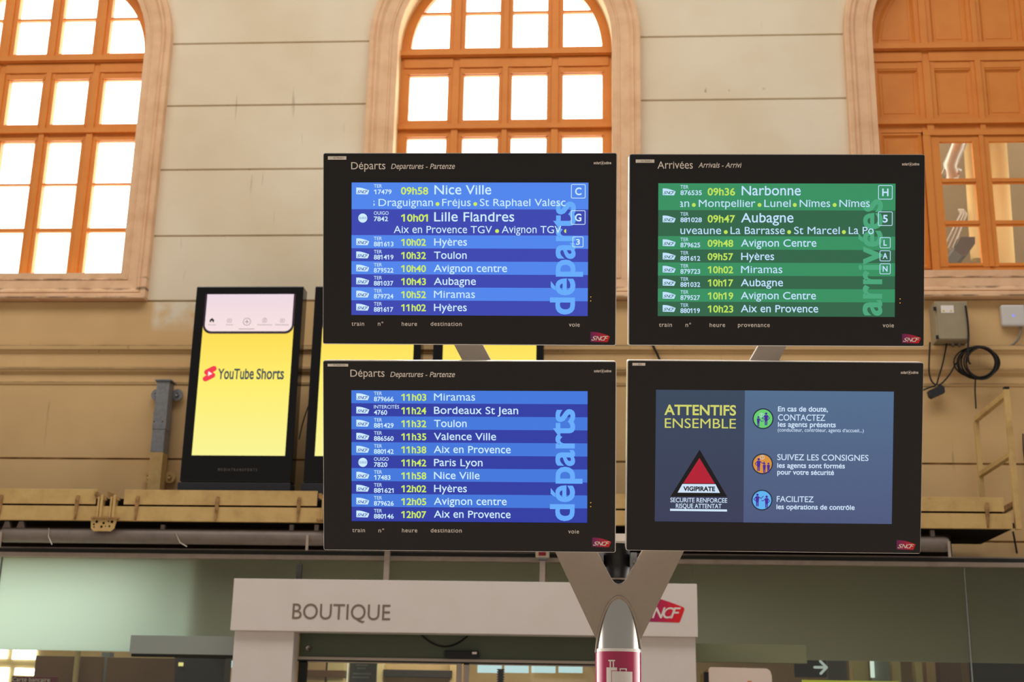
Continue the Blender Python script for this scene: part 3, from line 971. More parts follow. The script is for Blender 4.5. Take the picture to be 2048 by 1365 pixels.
# --- upper right: arrivals
root, pl, scr, rs = board('TR', 'upper right black arrivals board with a green screen',
                          [(1316.2, 366.2), (1791.8, 367.4), (1790.6, 634.2), (1316.0, 632.8)])
bezel_print(root, pl, ('Arrivées', 1315, 1385.5, 337.5), ('Arrivals - Arrivi', 1396.6, 1483.2, 335.7),
            [('train', 1317.9, 1343.8, 654), ('n°', 1371, 1382, 654.2), ('heure', 1419.2, 1450.2, 654.4), ('provenance', 1475.8, 1539.5, 654.4), ('voie', 1765.3, 1787.7, 655.2)],
            (1804, 1838.6, 331), (1804, 668.2, 1841.6, 687.2), (1271.4, 319.2, 1308.7, 325.8, 'RA TRANS 1'))
b0 = dict(xm=1550, x=1361.1); T = (1415.6, 1466.9)
rows = [row('TER', '876535', 1404, '09h36', (1415.6, 1470.7), 'Narbonne', (1483.8, 1602.1), big=1, plat=('H', 1757.3, 370.3, 1785.9, 398.9),
            via=[('an', 1357.5, 1378.7, (1360.6, 1)), ('•', 1388, 0, None), ('Montpellier', 1398, 1511.3, None), ('•', 1519.6, 0, None), ('Lunel', 1529.1, 1581.8, None), ('•', 1590.2, 0, None),
                 ('Nîmes', 1600, 1661, None), ('•', 1670, 0, None), ('Nîmes', 1679.6, 1740.3, None)], **b0),
        row('TER', '881028', 1404, '09h47', (1415.6, 1470.7), 'Aubagne', (1482.4, 1587.5), big=1, plat=('5', 1757, 423, 1785.9, 451.8),
            via=[('uveaune', 1361.1, 1442.7, None), ('•', 1452, 0, None), ('La Barrasse', 1461.5, 1570, None), ('•', 1578.9, 0, None), ('St Marcel', 1588.7, 1680.1, None), ('•', 1688.5, 0, None),
                 ('La Po', 1698.3, 1748.3, (1747.8, -1))], **b0),
        row('TER', '879625', 1400.7, '09h48', T, 'Avignon Centre', (1482.4, 1633.4), plat=('L', 1760.3, 474.6, 1782, 496.6), **b0),
        row('TER', '881612', 1400.7, '09h57', T, 'Hyères', (1482.8, 1548.8), plat=('A', 1760.2, 501, 1782, 522.8), **b0),
        row('TER', '879723', 1400.7, '10h02', T, 'Miramas', (1482.6, 1565.2), plat=('N', 1760.2, 527, 1782, 548.7), **b0),
        row('TER', '881032', 1400.7, '10h17', T, 'Aubagne', (1482, 1566.6), **b0),
        row('TER', '879527', 1400.5, '10h19', T, 'Avignon Centre', (1482, 1632.5), **b0),
        row('TER', '880119', 1400.2, '10h23', T, 'Aix en Provence', (1482, 1637), **b0)]
timetable(pl, scr, rs, [366.3, 420.6, 472.8, 499.6, 525.8, 552.1, 578.2, 604.4, 633.6], rows, GREEN, ('arrivées', 632, 398.3, 1764, 46), 1325.7)

# --- lower left: later departures
root, pl, scr, rs = board('BL', 'lower left black departures board whose blue screen starts with Miramas at 11h03',
                          [(702.3, 781.2), (1175.4, 782.8), (1174.2, 1046.6), (702.8, 1043.8)])
bezel_print(root, pl, ('Départs', 700.8, 769.1, 754), ('Departures - Partenze', 780.5, 909.9, 754.5),
            [('train', 704.6, 730, 1065), ('n°', 756.9, 768.2, 1065.6), ('heure', 804, 834.6, 1065.4), ('destination', 861.4, 923.5, 1065.6), ('voie', 1136.4, 1158, 1067.7)],
            (1188, 1222.7, 745), (1184.3, 1075.9, 1222, 1095.2), (655.2, 728, 696.4, 733.6, 'PO TRANS 2 GH'))
b0 = dict(xm=940, x=747.4); T = (801.9, 852.2)
rows = [row('TER', '879666', 786.8, '11h03', T, 'Miramas', (867.7, 950), **b0),
        row('INTERCITÉS', '4760', 773.9, '11h24', T, 'Bordeaux St Jean', (867.7, 1036.2), **b0),
        row('TER', '881429', 786.8, '11h32', T, 'Toulon', (867.7, 933), **b0),
        row('TER', '886560', 786.8, '11h35', T, 'Valence Ville', (867.4, 992), **b0),
        row('TER', '880142', 786.8, '11h38', T, 'Aix en Provence', (867.2, 1021.2), **b0),
        row('OUIGO', '7820', 774.2, '11h42', T, 'Paris Lyon', (867.7, 964.9), op='low', **b0),
        row('TER', '17483', 780.5, '11h58', T, 'Nice Ville', (867.7, 959), **b0),
        row('TER', '881621', 786.8, '12h02', T, 'Hyères', (867.9, 933.4), **b0),
        row('TER', '879626', 787, '12h05', T, 'Avignon centre', (867.4, 1013.2), **b0),
        row('TER', '880146', 787, '12h07', T, 'Aix en Provence', (867.4, 1021), **b0)]
timetable(pl, scr, rs, [781.4, 808.3, 834.4, 860.6, 886.6, 912.8, 938.7, 964.7, 990.5, 1016.4, 1045.4], rows, BLUELOW, ('départs', 1043.6, 819.2, 1148, 46.5), 712.2)

# --- lower right: security notice
root, pl, scr, rs = board('BR', 'lower right black board showing a slate blue security notice',
                          [(1312.2, 779.8), (1789.4, 784), (1783.6, 1049.2), (1309.2, 1044.4)])
sx0, sx1, sz0, sz1 = rs
m = MB()
put(pl, m, 'solari', 1801.4, 1815.5, 748, 5.0, 'print_pale', -.0006, bold=.02); put(pl, m, 'udine', 1822.5, 1836.6, 748, 5.0, 'print_pale', -.0006, bold=.02)
u, v = pl.uv(1819, 745.8)
m.ring([(u + .0085 * math.cos(k * .2618), v + .0085 * math.sin(k * .2618)) for k in range(24)], [(u + .0062 * math.cos(k * .2618), v + .0062 * math.sin(k * .2618)) for k in range(24)], -.0006, 'print_dim')
m.disk(u, v, .0035, -.0006, 'print_pale', 16); m.build('maker_mark', root, True)
m = MB(); u0, v1 = pl.uv(1793.2, 1081); u1, v0 = pl.uv(1830.7, 1100.6)
rail_logo(m, u0, u1, v0, v1, -.0006, 'logo_gradient', 'print_pale'); tag(m.build('railway_logo', root, True), 'red railway company emblem')
m = MB(); u0, v1 = pl.uv(1264.8, 726.2); u1, v0 = pl.uv(1290.6, 731.9)
m.prism(rect(u0, u1, v0, v1), -.0008, 0, 'sticker'); write(m, 'RE 1', u0 + .46 * (u1 - u0), u0 + .72 * (u1 - u0), v0 + .25 * (v1 - v0), .5 * (v1 - v0), -.0012, 'sticker_ink'); m.build('label_sticker', root, True)

ud = (pl.uv(1490.6, 782)[0] + pl.uv(1487, 1046)[0]) / 2
MB().flat(rect(sx0, ud, sz0, sz1), SY - .0001, 'notice_left').build('title_field', scr, True)
MB().flat(rect(ud, sx1, sz0, sz1), SY - .0001, 'notice_right').build('advice_field', scr, True)
m = MB()
put(pl, m, 'ATTENTIFS', 1328.8, 1472.4, 830.8, 19.6, 'notice_yellow', SY - .0006, bold=.022)
put(pl, m, 'ENSEMBLE', 1329.8, 1472.2, 857.2, 19.2, 'notice_yellow', SY - .0006)
m.build('notice_title', scr, True)
m = MB()
q = lambda pts: [pl.uv(*p) for p in pts]
m.flat(q([(1341.2, 994.4), (1399.6, 900.3), (1455, 995)]), SY - .0004, 'notice_black')
m.flat(q([(1366.6, 967.7), (1399.3, 917), (1430.2, 968.3)]), SY - .0006, 'notice_red')
m.flat(q([(1355.6, 986.4), (1365.2, 969), (1431.4, 969.5), (1440.4, 987)]), SY - .0006, 'notice_white')
put(pl, m, 'VIGIPIRATE', 1366.8, 1430.5, 982.9, 8.4, 'notice_black', SY - .0009, bold=.04)
put(pl, m, 'SECURITE RENFORCEE', 1341, 1454.8, 1006, 8.8, 'notice_white', SY - .0006, bold=.01)
put(pl, m, 'RISQUE ATTENTAT', 1352, 1443.4, 1017.6, 8.8, 'notice_white', SY - .0006, bold=.01)
m.flat(q([(1340.4, 1023), (1340.4, 1018.7), (1454.5, 1020.2), (1454.5, 1024.4)]), SY - .0006, 'notice_white')
m.build('warning_triangle', scr, True)


def person(m, x, y, h, mt, y0, arm=None, cut=1.0):
    """small sign figure: feet at (x, y) px, height h px."""
    u, v = pl.uv(x, y); s = h * MPP
    m.disk(u, v + .90 * s, .095 * s, y0, mt, 20)
    m.flat([(u + a * s, v + b * s) for a, b in ((-.10, .30), (-.15, .74), (-.10, .79), (.10, .79), (.15, .74), (.10, .30))], y0, mt)
    for d in (-1, 1):
        m.flat([(u + d * .012 * s, v), (u + d * .012 * s, v + .42 * s), (u + d * .105 * s, v + .42 * s), (u + d * .095 * s, v)], y0, mt)
    for pts in arm or ():
        m.stroke([(u + a * s, v + b * s) for a, b in pts], .055 * s, y0, mt)


for cx, cy, disc, figs, bub in ((1526.6, 838.3, 'disc_green', ((1517, 854, 21, (((.13, .70), (.30, .48), (.50, .56)),)), (1532.5, 851.5, 26, (((-.13, .72), (-.30, .55), (-.10, .45)), ((.13, .72), (.26, .55), (.12, .42))))), (1523.6, 831, '?')),
                                (1525.4, 928.9, 'disc_orange', ((1517.5, 943, 26, (((-.13, .72), (-.26, .55), (-.12, .42)), ((.13, .72), (.34, .58), (.44, .72)))), (1529, 947, 21, ()), (1537.2, 947, 21, ())), (1525, 915.5, '!')),
                                (1524.4, 1001.4, 'disc_blue', ((1515, 1014, 26, (((-.13, .72), (-.26, .55), (-.12, .42)), ((.13, .72), (.28, .62), (.46, .80)))), (1533.5, 1017, 25, (((-.13, .70), (-.28, .56), (-.40, .60)), ((.13, .72), (.24, .55), (.12, .42))))), None)):
    m = MB(); u, v = pl.uv(cx, cy)
    m.disk(u, v, 21 * MPP, SY - .0003, 'disc_ring'); m.disk(u, v, 18.6 * MPP, SY - .0005, disc)
    for fx, fy, fh, arms in figs:
        person(m, fx, fy, fh, 'picto_violet', SY - .0008, arms)
    if bub:
        bu, bv = pl.uv(bub[0], bub[1])
        m.ring([(bu + .0095 * math.cos(k * .2618), bv + .0095 * math.sin(k * .2618)) for k in range(24)], [(bu + .008 * math.cos(k * .2618), bv + .008 * math.sin(k * .2618)) for k in range(24)], SY - .0009, 'notice_white')
        write(m, bub[2], bu - (.003 if bub[2] == '?' else .0012), bu + (.003 if bub[2] == '?' else .0012), bv - .0055, .011, SY - .0009, 'notice_white', bold=.01)
    m.build('pictogram', scr, True)
for lines in ((('En cas de doute,', 1556.5, 1656.4, 823.9, 9.6, .018), ('CONTACTEZ', 1556.5, 1651, 842.2, 12.2, .006), ('les agents présents', 1556.5, 1672.2, 854.9, 9, .018), ("(conducteur, contrôleur, agents d'accueil...)", 1556, 1728.3, 864.8, 6.4, .004)),
              (('SUIVEZ LES CONSIGNES', 1555, 1737.7, 922, 11.8, .006), ('les agents sont formés', 1555, 1690.5, 937.2, 9, .018), ('pour votre sécurité', 1555, 1668.7, 950.6, 9, .018)),
              (('FACILITEZ', 1554, 1627.8, 1005.2, 11.4, .006), ('les opérations de contrôle', 1553.4, 1710, 1020.2, 9, .018))):
    m = MB()
    for s, a, b, yb, cap, bo in lines:
        put(pl, m, s, a, b, yb, cap, 'notice_white', SY - .0006, bold=bo)
    m.build('advice_text', scr, True)

# ================================================================ THE Y-SHAPED STAND
x, y, z, t, ya, ro = POSE['BL']
M = brot(.3165, .034, -.004)
nrm = M[:, 1]
pc = np.array([.10, 5.68, 2.727]) + nrm * .15
plate = Plane(pc, M)
stand = empty('board_stand', (at(1236, 1340, 5.9)[0], 5.95, 0), 'tall taupe Y-shaped post carrying the four information boards', 'stand')
loc_s = Vector(stand.location)
ypx = [(1193, 1281), (1110, 1104), (925, 722), (905, 684), (840, 560), (900, 560), (962, 684), (982, 722), (1194, 1104), (1220, 1154), (1224.6, 1162.5), (1230, 1169), (1237, 1172), (1244, 1170), (1250, 1165), (1254, 1158),
       (1284.4, 1104), (1500, 722), (1517, 692), (1580, 560), (1640, 560), (1573.5, 692), (1558, 722), (1367.4, 1104), (1281, 1281), (1277, 1300), (1197, 1300)]
loc = [plate.uv(*p) for p in ypx]
yb_ = MB()
n = len(loc)
fr_ = [tuple(plate.c + M @ np.array([a, 0, b])) for a, b in loc]; bk_ = [tuple(plate.c + M @ np.array([a, .035, b])) for a, b in loc]
yb_.add(fr_ + bk_, [list(range(n))[::-1], list(range(n, 2 * n))] + [(i, (i + 1) % n, n + (i + 1) % n, n + i) for i in range(n)], 'stand_taupe')
yb_.build('fork', stand)
R0 = .0985
ua, va = plate.uv(1240, 1199); apex = plate.c + M @ np.array([ua, 0, va])
axx = (at(1191.5, 1330, apex[1] + .1)[0] + at(1281, 1330, apex[1] + .1)[0]) / 2
axy = apex[1] + R0


def post_ring(zf, r, n=48):
    return [(axx + r * math.sin(2 * math.pi * k / n), axy - r * math.cos(2 * math.pi * k / n), zf(axx + r * math.sin(2 * math.pi * k / n), axy - r * math.cos(2 * math.pi * k / n))) for k in range(n)]


def z_on_plate(px_, py_):
    # height where the vertical through (px_, py_) meets the fork's face
    return plate.c[2] - (nrm[0] * (px_ - plate.c[0]) + nrm[1] * (py_ - plate.c[1])) / nrm[2]


zsl = at(1236, 1297.5, axy - R0)[2]
n = 48
po = MB()
r_lo, r_hi = post_ring(lambda a, b: 0.0, R0), post_ring(lambda a, b: max(z_on_plate(a, b), zsl - .25), R0)
po.add(r_lo + r_hi, [(i, (i + 1) % n, n + (i + 1) % n, n + i) for i in range(n)], 'brushed_steel', True)
po.add(r_hi, [list(range(n))], 'brushed_steel')
tag(po.build('post', stand), 'brushed steel post')
# weld bead where post and fork meet
wd = MB()
bead = [Vector(p) for p in post_ring(lambda a, b: z_on_plate(a, b), R0 + .004) if p[2] > zsl - .02]
bead.sort(key=lambda p: p.x)
wd.tube(bead, .0055, 'stand_taupe', 8); wd.build('weld_seam', stand)
sl = MB()
RS = R0 + .004
zr = [(0.35, 'sleeve_red'), (zsl - .013, 'sleeve_red'), (zsl - .013, 'sleeve_white'), (zsl, 'sleeve_white')]
for (z0, _), (z1, mt) in ((zr[0], zr[1]), (zr[2], zr[3])):
    a, b = post_ring(lambda q, w_: z0, RS), post_ring(lambda q, w_: z1, RS)
    sl.add(a + b, [(i, (i + 1) % n, n + (i + 1) % n, n + i) for i in range(n)], mt, True)
sl.add(post_ring(lambda q, w_: zsl, RS) + post_ring(lambda q, w_: zsl, R0), [(i, (i + 1) % n, n + (i + 1) % n, n + i) for i in range(n)], 'sleeve_white')
sleeve = sl.build('printed_sleeve', stand); tag(sleeve, 'glossy raspberry red sleeve with luggage pictogram')


def on_sleeve(px, py):
    p = at(px, py, axy - RS); dx = p[0] - axx
    ang = math.asin(max(-1, min(1, dx / RS)))
    return ang * RS, p[2]


def wrap(mb, poly, mt, r):
    """flat outline (arc length, z) bent round the post; quads between left and right chains."""
    cut = 10
    u0 = min(p[0] for p in poly); u1 = max(p[0] for p in poly)
    zz0 = min(p[1] for p in poly); zz1 = max(p[1] for p in poly)
    for k in range(cut):
        a, b = u0 + (u1 - u0) * k / cut, u0 + (u1 - u0) * (k + 1) / cut
        mb.add([(axx + r * math.sin(u / R0), axy - r * math.cos(u / R0), zv) for u, zv in ((a, zz0), (b, zz0), (b, zz1), (a, zz1))], [(0, 1, 2, 3)], mt, True)


pg = MB()


def srect(x0, y0, x1, y1, mt='sleeve_white', r=RS + .0008):
    wrap(pg, [on_sleeve(x0, y0), on_sleeve(x1, y1)], mt, r)


srect(1217.5, 1320.5, 1230.5, 1323.5); srect(1220, 1323, 1222.5, 1336); srect(1226, 1323, 1228.5, 1336)
srect(1214, 1335.5, 1234.5, 1400); srect(1223.5, 1342, 1224.5, 1400, 'sleeve_red', RS + .0012)
srect(1224.5, 1343.5, 1264, 1400, 'sleeve_white', RS + .0016)
srect(1223.2, 1342, 1264, 1343.6, 'sleeve_red', RS + .0018)
srect(1239, 1337.5, 1253, 1340); srect(1239, 1338, 1241.5, 1344); srect(1250.5, 1338, 1253, 1344)
pg.build('luggage_pictogram', sleeve)
du = MB()
ctr = at(1234, 1120, 6.05)
z0, z1 = at(1234, 1178, 6.05)[2], at(1234, 1060, 6.05)[2]
x0, x1 = at(1206, 1130, 6.05)[0], at(1261, 1130, 6.05)[0]
rd = (x1 - x0) / 2
du.tube([((x0 + x1) / 2, 6.05 + rd, z0), ((x0 + x1) / 2, 6.05 + rd, z1 - .06)], rd, 'black_plastic', 28)
zr_ = at(1234, 1158, 6.05)[2]
du.tube([((x0 + x1) / 2, 6.05 + rd, zr_ - .004), ((x0 + x1) / 2, 6.05 + rd, zr_ + .004)], rd + .003, 'stand_taupe', 28)
du.build('cable_duct', stand)
for cx in (1201, 1268):
    cl = MB(); p = at(cx, 1118, 5.98); cl.box(p[0] - .014, p[0] + .014, 6.0, 6.10, p[2] - .025, p[2] + .03, 'galvanised')
    cl.tube([(p[0], 5.99, p[2] - .01), (p[0], 6.005, p[2] - .01)], .009, 'galvanised', 12); cl.build('clamp', stand)
br = MB(); a, b = at(1226, 1069, 6.0), at(1256, 1084, 6.0); br.box(a[0] - .03, b[0] + .03, 5.98, 6.16, b[2], a[2], 'print_pale'); br.build('cross_bracket', stand)

# ================================================================ SERVICE WALKWAY
WF = 14.55                                          # front face of the walkway
walk = empty('service_walkway', (-2.5, 15.3, 3.72), 'long ochre steel service walkway with a black underside fixed along the wall', 'walkway')
dk = MB().box(-12, 4.465, WF + .03, WALL - .1, 3.735, 3.79, 'underside_and_shade_black'); dk.build('deck', walk)
bm_ = MB().bbox(-12, 4.44, WF, WF + .05, 3.722, 3.886, 'ochre_steel', .004); bm_.box(-12, 4.44, WF + .05, WF + .15, 3.722, 3.735, 'underside_and_shade_black'); bm_.box(-12, 4.36, WF + .06, WF + .08, 3.79, 3.98, 'underside_and_shade_black'); bm_.build('edge_beam', walk)  # last black strip is added to darken the toe-board gap like shade
for x0, x1, zt in ((-12, -5.675, 4.078), (-5.352, -3.146, 4.076), (-2.8, .6, 4.070), (.9, 4.366, 4.063)):
    MB().bbox(x0, x1, WF + .004, WF + .02, 3.908, zt, 'ochre_steel', .003).build('toe_board', walk)
for xr in (-8.2, -7.5, -6.763, -5.875, -5.182, -4.266, -3.337, -2.3, -1.4, -.5, .4, 1.3, 2.3, 3.3, 4.189):
    rb = MB(); rb.prism([(xr - .022, 3.73), (xr - .03, 3.97), (xr - .018, 4.005), (xr + .01, 4.0), (xr + .008, 3.86), (xr - .006, 3.73)], WF - .022, WF + .004, 'rusty_ochre'); rb.build('rib', walk)
def fold_bracket(xc):
    k = MB()
    for dx, lean in ((-.105, -.03), (.04, -.03)):
        k.bbox(xc + dx, xc + dx + .022, WF - .02, WF + .10, 3.75, 3.99, 'ochre_steel', .003)
        k.bbox(xc + dx + .035, xc + dx + .062, WF - .03, WF + .10, 3.75, 4.01, 'ochre_steel', .003)
        k.prism([(xc + dx - .045, 4.00), (xc + dx - .045, 4.045), (xc + dx - .02, 4.05), (xc + dx + .10, 3.985), (xc + dx + .10, 3.95), (xc + dx + .03, 3.95)], WF - .012, WF + .02, 'rusty_ochre')
    k.bbox(xc - .15, xc + .16, WF - .05, WF + .03, 3.734, 3.756, 'rusty_ochre', .003)
    k.build('folding_bracket', walk)
fold_bracket(-5.54); fold_bracket(-2.98); fold_bracket(.75)
bp_ = MB(); xc = -5.545; zt, zb2 = 3.734, 3.60
bp_.prism([(xc - .15, zt), (xc + .145, zt), (xc + .125, zb2 + .03), (xc + .09, zb2), (xc - .11, zb2), (xc - .14, zb2 + .03)], WF - .03, WF - .012, 'ochre_steel')
for hx, hz, hr in ((-.08, .105, .016), (0.0, .09, .014), (.095, .105, .016), (-.11, .075, .011), (-.02, .05, .014), (.07, .055, .011), (.055, .11, .009), (.025, .055, .007), (-.105, .045, .009)):
    bp_.tube([(xc + hx, WF - .0315, zb2 + hz), (xc + hx, WF - .0298, zb2 + hz)], hr, 'underside_and_shade_black', 14)
bp_.build('perforated_plate', walk)

gr = empty('guard_rail', (4.5, 15.2, 3.75), 'ochre steel guard rail frame standing at the right end of the walkway', 'guard rail')
MB().bbox(4.475, 4.535, WF, WF + .06, 3.72, 5.275, 'ochre_steel', .004).build('upright', gr)
MB().bbox(4.475, 4.53, 15.78, 15.84, 3.79, 5.19, 'ochre_steel', .004).build('upright', gr)
for z_ in (5.215, 4.545, 4.0):
    MB().bbox(4.472, 4.532, WF + .06, 15.78, z_ - .03, z_ + .03, 'rusty_ochre' if z_ < 4.1 else 'ochre_steel', .004).build('crossbar', gr)
MB().box(4.478, 4.532, WF - .004, WF + .055, 5.2752, 5.30, 'black_plastic').build('end_cap', gr)

# awning roller lying under the walkway
rol = empty('roller_tube', (-1.5, 14.66, 3.62), 'thick dusty grey roller tube running under the ochre walkway', 'tube')
RY = 14.66; rr = .084
zc = (at(300, 1060, RY)[2] + at(300, 1090, RY)[2]) / 2 + .008
xa, xb = at(3, 1070, RY)[0], at(1896, 1088, RY)[0]
rt = MB(); rt.tube([(xa, RY, zc), (xa + .035, RY, zc), (xb - .035, RY, zc), (xb, RY, zc)], [.07, rr, rr, .07], 'pipe_grey', 28); rt.build('tube_body', rol)
for px_ in (16, 44):
    xr = at(px_, 1055, RY)[0]; zt = at(px_, 1044, RY)[2]
    MB().prism([(xr - .06, zc + .05), (xr - .028, zt), (xr + .02, zt), (xr + .055, zc + .05)], RY - .03, RY + .03, 'pipe_grey').build('lug', rol)
for px_ in (327, 584, 634, 1863):
    xr = at(px_, 1055, RY)[0]; zt = at(px_, 1051 if px_ < 1800 else 1062, RY)[2]
    MB().box(xr - .022, xr + .022, RY - .03, RY + .03, zc + .07, zt, 'pipe_grey').build('lug', rol)
for px_ in (7, 618, 1893):
    xr = at(px_, 1085, RY)[0]
    MB().box(xr - .014, xr + .014, RY - rr - .015, RY - rr, zc - .15, zc + .02, 'rail_aluminium').build('hanger', rol)
for tw in (((98, 1057), (97, 1074), (104, 1090)), ((350, 1064), (360, 1086), (374, 1094))):
    wbm = MB(); wbm.tube([at(q_[0], q_[1], RY - rr - .008) for q_ in tw], .006, 'cobweb', 6); wbm.build('loose_twine', rol)

# ================================================================ ADVERTISING DISPLAYS ON THE WALKWAY
AY = 14.9
ad = empty('advertising_display', (-4.19, AY, 3.79), 'leftmost tall black advertising display with yellow screen, fully in view', 'advertising display', 'advertising displays on the walkway')
X0, X1 = -4.845, -3.54
MB().bbox(X0, X1, AY, AY + .22, 4.235, 6.614, 'ad_black', .012).build('case', ad)
MB().bbox(X0 - .015, X1 + .0, AY - .015, AY + .22, 3.80, 4.225, 'ad_base', .006).build('plinth', ad)
ax0, ax1, az0, az1 = -4.727, -3.628, 4.543, 6.513
scn = MB().flat(rect(ax0, ax1, az0, az1), AY - .001, 'ad_yellow').build('screen', ad)


def A(px, py):
    p = at(px, py, AY); return p[0], p[2]


m = MB()
zbot = A(500, 668)[1]
ph = [(ax0, az1)] + [(ax0, zbot + .10)] + [(ax0 + .10 - .10 * math.cos(math.radians(k * 15)), zbot + .10 - .10 * math.sin(math.radians(k * 15))) for k in range(1, 7)]
ph += [(ax1 - .10 + .10 * math.sin(math.radians(k * 15)), zbot + .10 - .10 * math.cos(math.radians(k * 15))) for k in range(0, 7)] + [(ax1, az1)]
m.flat(ph, AY - .0016, 'ad_outline')
m.build('phone_edge', scn)
m = MB(); e_ = .022; r_ = .085
zi = zbot + .03
ph = [(ax0 + e_, az1), (ax0 + e_, zi + r_)] + [(ax0 + e_ + r_ - r_ * math.cos(math.radians(k * 15)), zi + r_ - r_ * math.sin(math.radians(k * 15))) for k in range(1, 7)]
ph += [(ax1 - e_ - r_ + r_ * math.sin(math.radians(k * 15)), zi + r_ - r_ * math.cos(math.radians(k * 15))) for k in range(0, 7)] + [(ax1 - e_, az1)]
m.flat(ph, AY - .002, 'ad_pink'); m.build('phone_screen', scn)
yy = AY - .0026
LAB = {424: ('Accueil', 416, 431), 459: ('Shorts', 452, 466), 494: None, 529.5: ('Abonnements', 514, 544), 565: ('Bibliothèque', 551, 578)}
for px_, lb in LAB.items():
    m = MB(); hx, hz = A(px_, 641)
    if px_ == 424:
        m.flat([(hx - .026, hz - .024), (hx - .026, hz + .006), (hx, hz + .028), (hx + .026, hz + .006), (hx + .026, hz - .024), (hx + .008, hz - .024), (hx + .008, hz - .006), (hx - .008, hz - .006), (hx - .008, hz - .024)], yy, 'ad_ink_dark')
    elif px_ == 494:
        hx, hz = A(494, 644)
        m.ring([(hx + .047 * math.cos(k * .2618), hz + .047 * math.sin(k * .2618)) for k in range(24)], [(hx + .042 * math.cos(k * .2618), hz + .042 * math.sin(k * .2618)) for k in range(24)], yy, 'ad_ink')
        m.stroke([(hx - .022, hz), (hx + .022, hz)], .006, yy, 'ad_ink'); m.stroke([(hx, hz - .022), (hx, hz + .022)], .006, yy - .0003, 'ad_ink')
    else:
        outline_box(m, hx - .026, hx + .026, hz - .026, hz + .018, .005, yy, 'ad_ink_soft', .008)
        m.flat([(hx - .007, hz - .014), (hx - .007, hz + .006), (hx + .011, hz - .004)], yy, 'ad_ink_soft')
        if px_ == 529.5: m.stroke([(hx - .016, hz + .027), (hx + .016, hz + .027)], .005, yy, 'ad_ink_soft')
    if lb:
        xa, zz = A(lb[1], 651.5); xb, _ = A(lb[2], 651.5); write(m, lb[0], xa, xb, zz, .019, yy, 'ad_ink_soft')
    m.build('app_icon', scn)
m = MB(); xa, zz = A(478, 658.5); xb, _ = A(509, 658.5); m.stroke([(xa, zz), (xb, zz)], .007, yy, 'ad_ink_soft')
m.build('home_bar', scn)
m = MB()
xa, zz = A(435, 758.5); xb, _ = A(567.5, 758.5)
xm = xa + (xb - xa) * .545; xn = xa + (xb - xa) * .585
write(m, 'YouTube', xa, xm, zz, .122, yy, 'ad_ink', bold=.02); write(m, 'Shorts', xn, xb, zz, .122, yy, 'ad_ink', bold=.02)
m.build('slogan', scn)
m = MB(); lx, lz = A(419.5, 748)
for (ax_, az_, bx_, bz_) in ((-.03, .022, .045, .062), (-.045, -.062, .03, -.022), (-.035, .02, .035, -.02)):
    m.stroke([(lx + ax_, lz + az_), (lx + bx_, lz + bz_)], .068, yy + .0002 * az_, 'ad_red')
m.flat([(lx - .018, lz - .030), (lx - .018, lz + .030), (lx + .032, lz)], yy - .0006, 'ad_white')
m.build('play_emblem', scn)
m = MB(); xa, zz = A(436, 942.5); xb, _ = A(514, 941)
write(m, 'MEDIATRANSPORTS', xa, xb, zz, .030, AY - .001, 'sticker_ink', space=1.5); m.build('maker_name', ad)
for k, lab in ((1, 'middle black advertising display, mostly hidden behind the left boards'), (2, 'rightmost yellow advertising display, seen between the two left boards')):
    c = copy_tree(ad); c.location.x += 1.4475 * k; c['label'] = lab

# steel upright bolted to the wall
up = empty('wall_post', (-5.44, 15.8, 3.79), 'square steel wall post, grey above and ochre below, left of the advertising display', 'post')
MB().bbox(-5.52, -5.36, 15.75, 15.94, 4.75, 5.655, 'galvanised', .004).build('upper_length', up)
pb = MB(); pb.box(-5.545, -5.335, 15.73, 15.95, 5.655, 5.672, 'galvanised'); pb.build('cap_plate', up)
pb = MB(); pb.box(-5.524, -5.356, 15.744, 15.94, 5.04, 5.26, 'galvanised')
for hx in (-5.505, -5.40): pb.tube([(hx, 15.7435, 5.13), (hx, 15.7445, 5.13)], .009, 'black_plastic', 10)
pb.build('collar', up)
MB().bbox(-5.52, -5.36, 15.752, 15.94, 3.80, 4.75, 'ochre_steel', .004).build('lower_length', up)
for zc_, mt in ((5.52, 'galvanised'), (4.47, 'ochre_steel')):
    for sgn in (-1, 1):
        e = MB(); xx = -5.44 + sgn * .135
        e.prism([(xx + .068 * math.cos(math.radians(a)), zc_ + .075 * math.sin(math.radians(a))) for a in range(0, 360, 20)], 15.93, 15.95, mt)
        e.tube([(xx, 15.905, zc_), (xx, 15.93, zc_)], .024, mt, 6); e.build('fixing_ear', up)

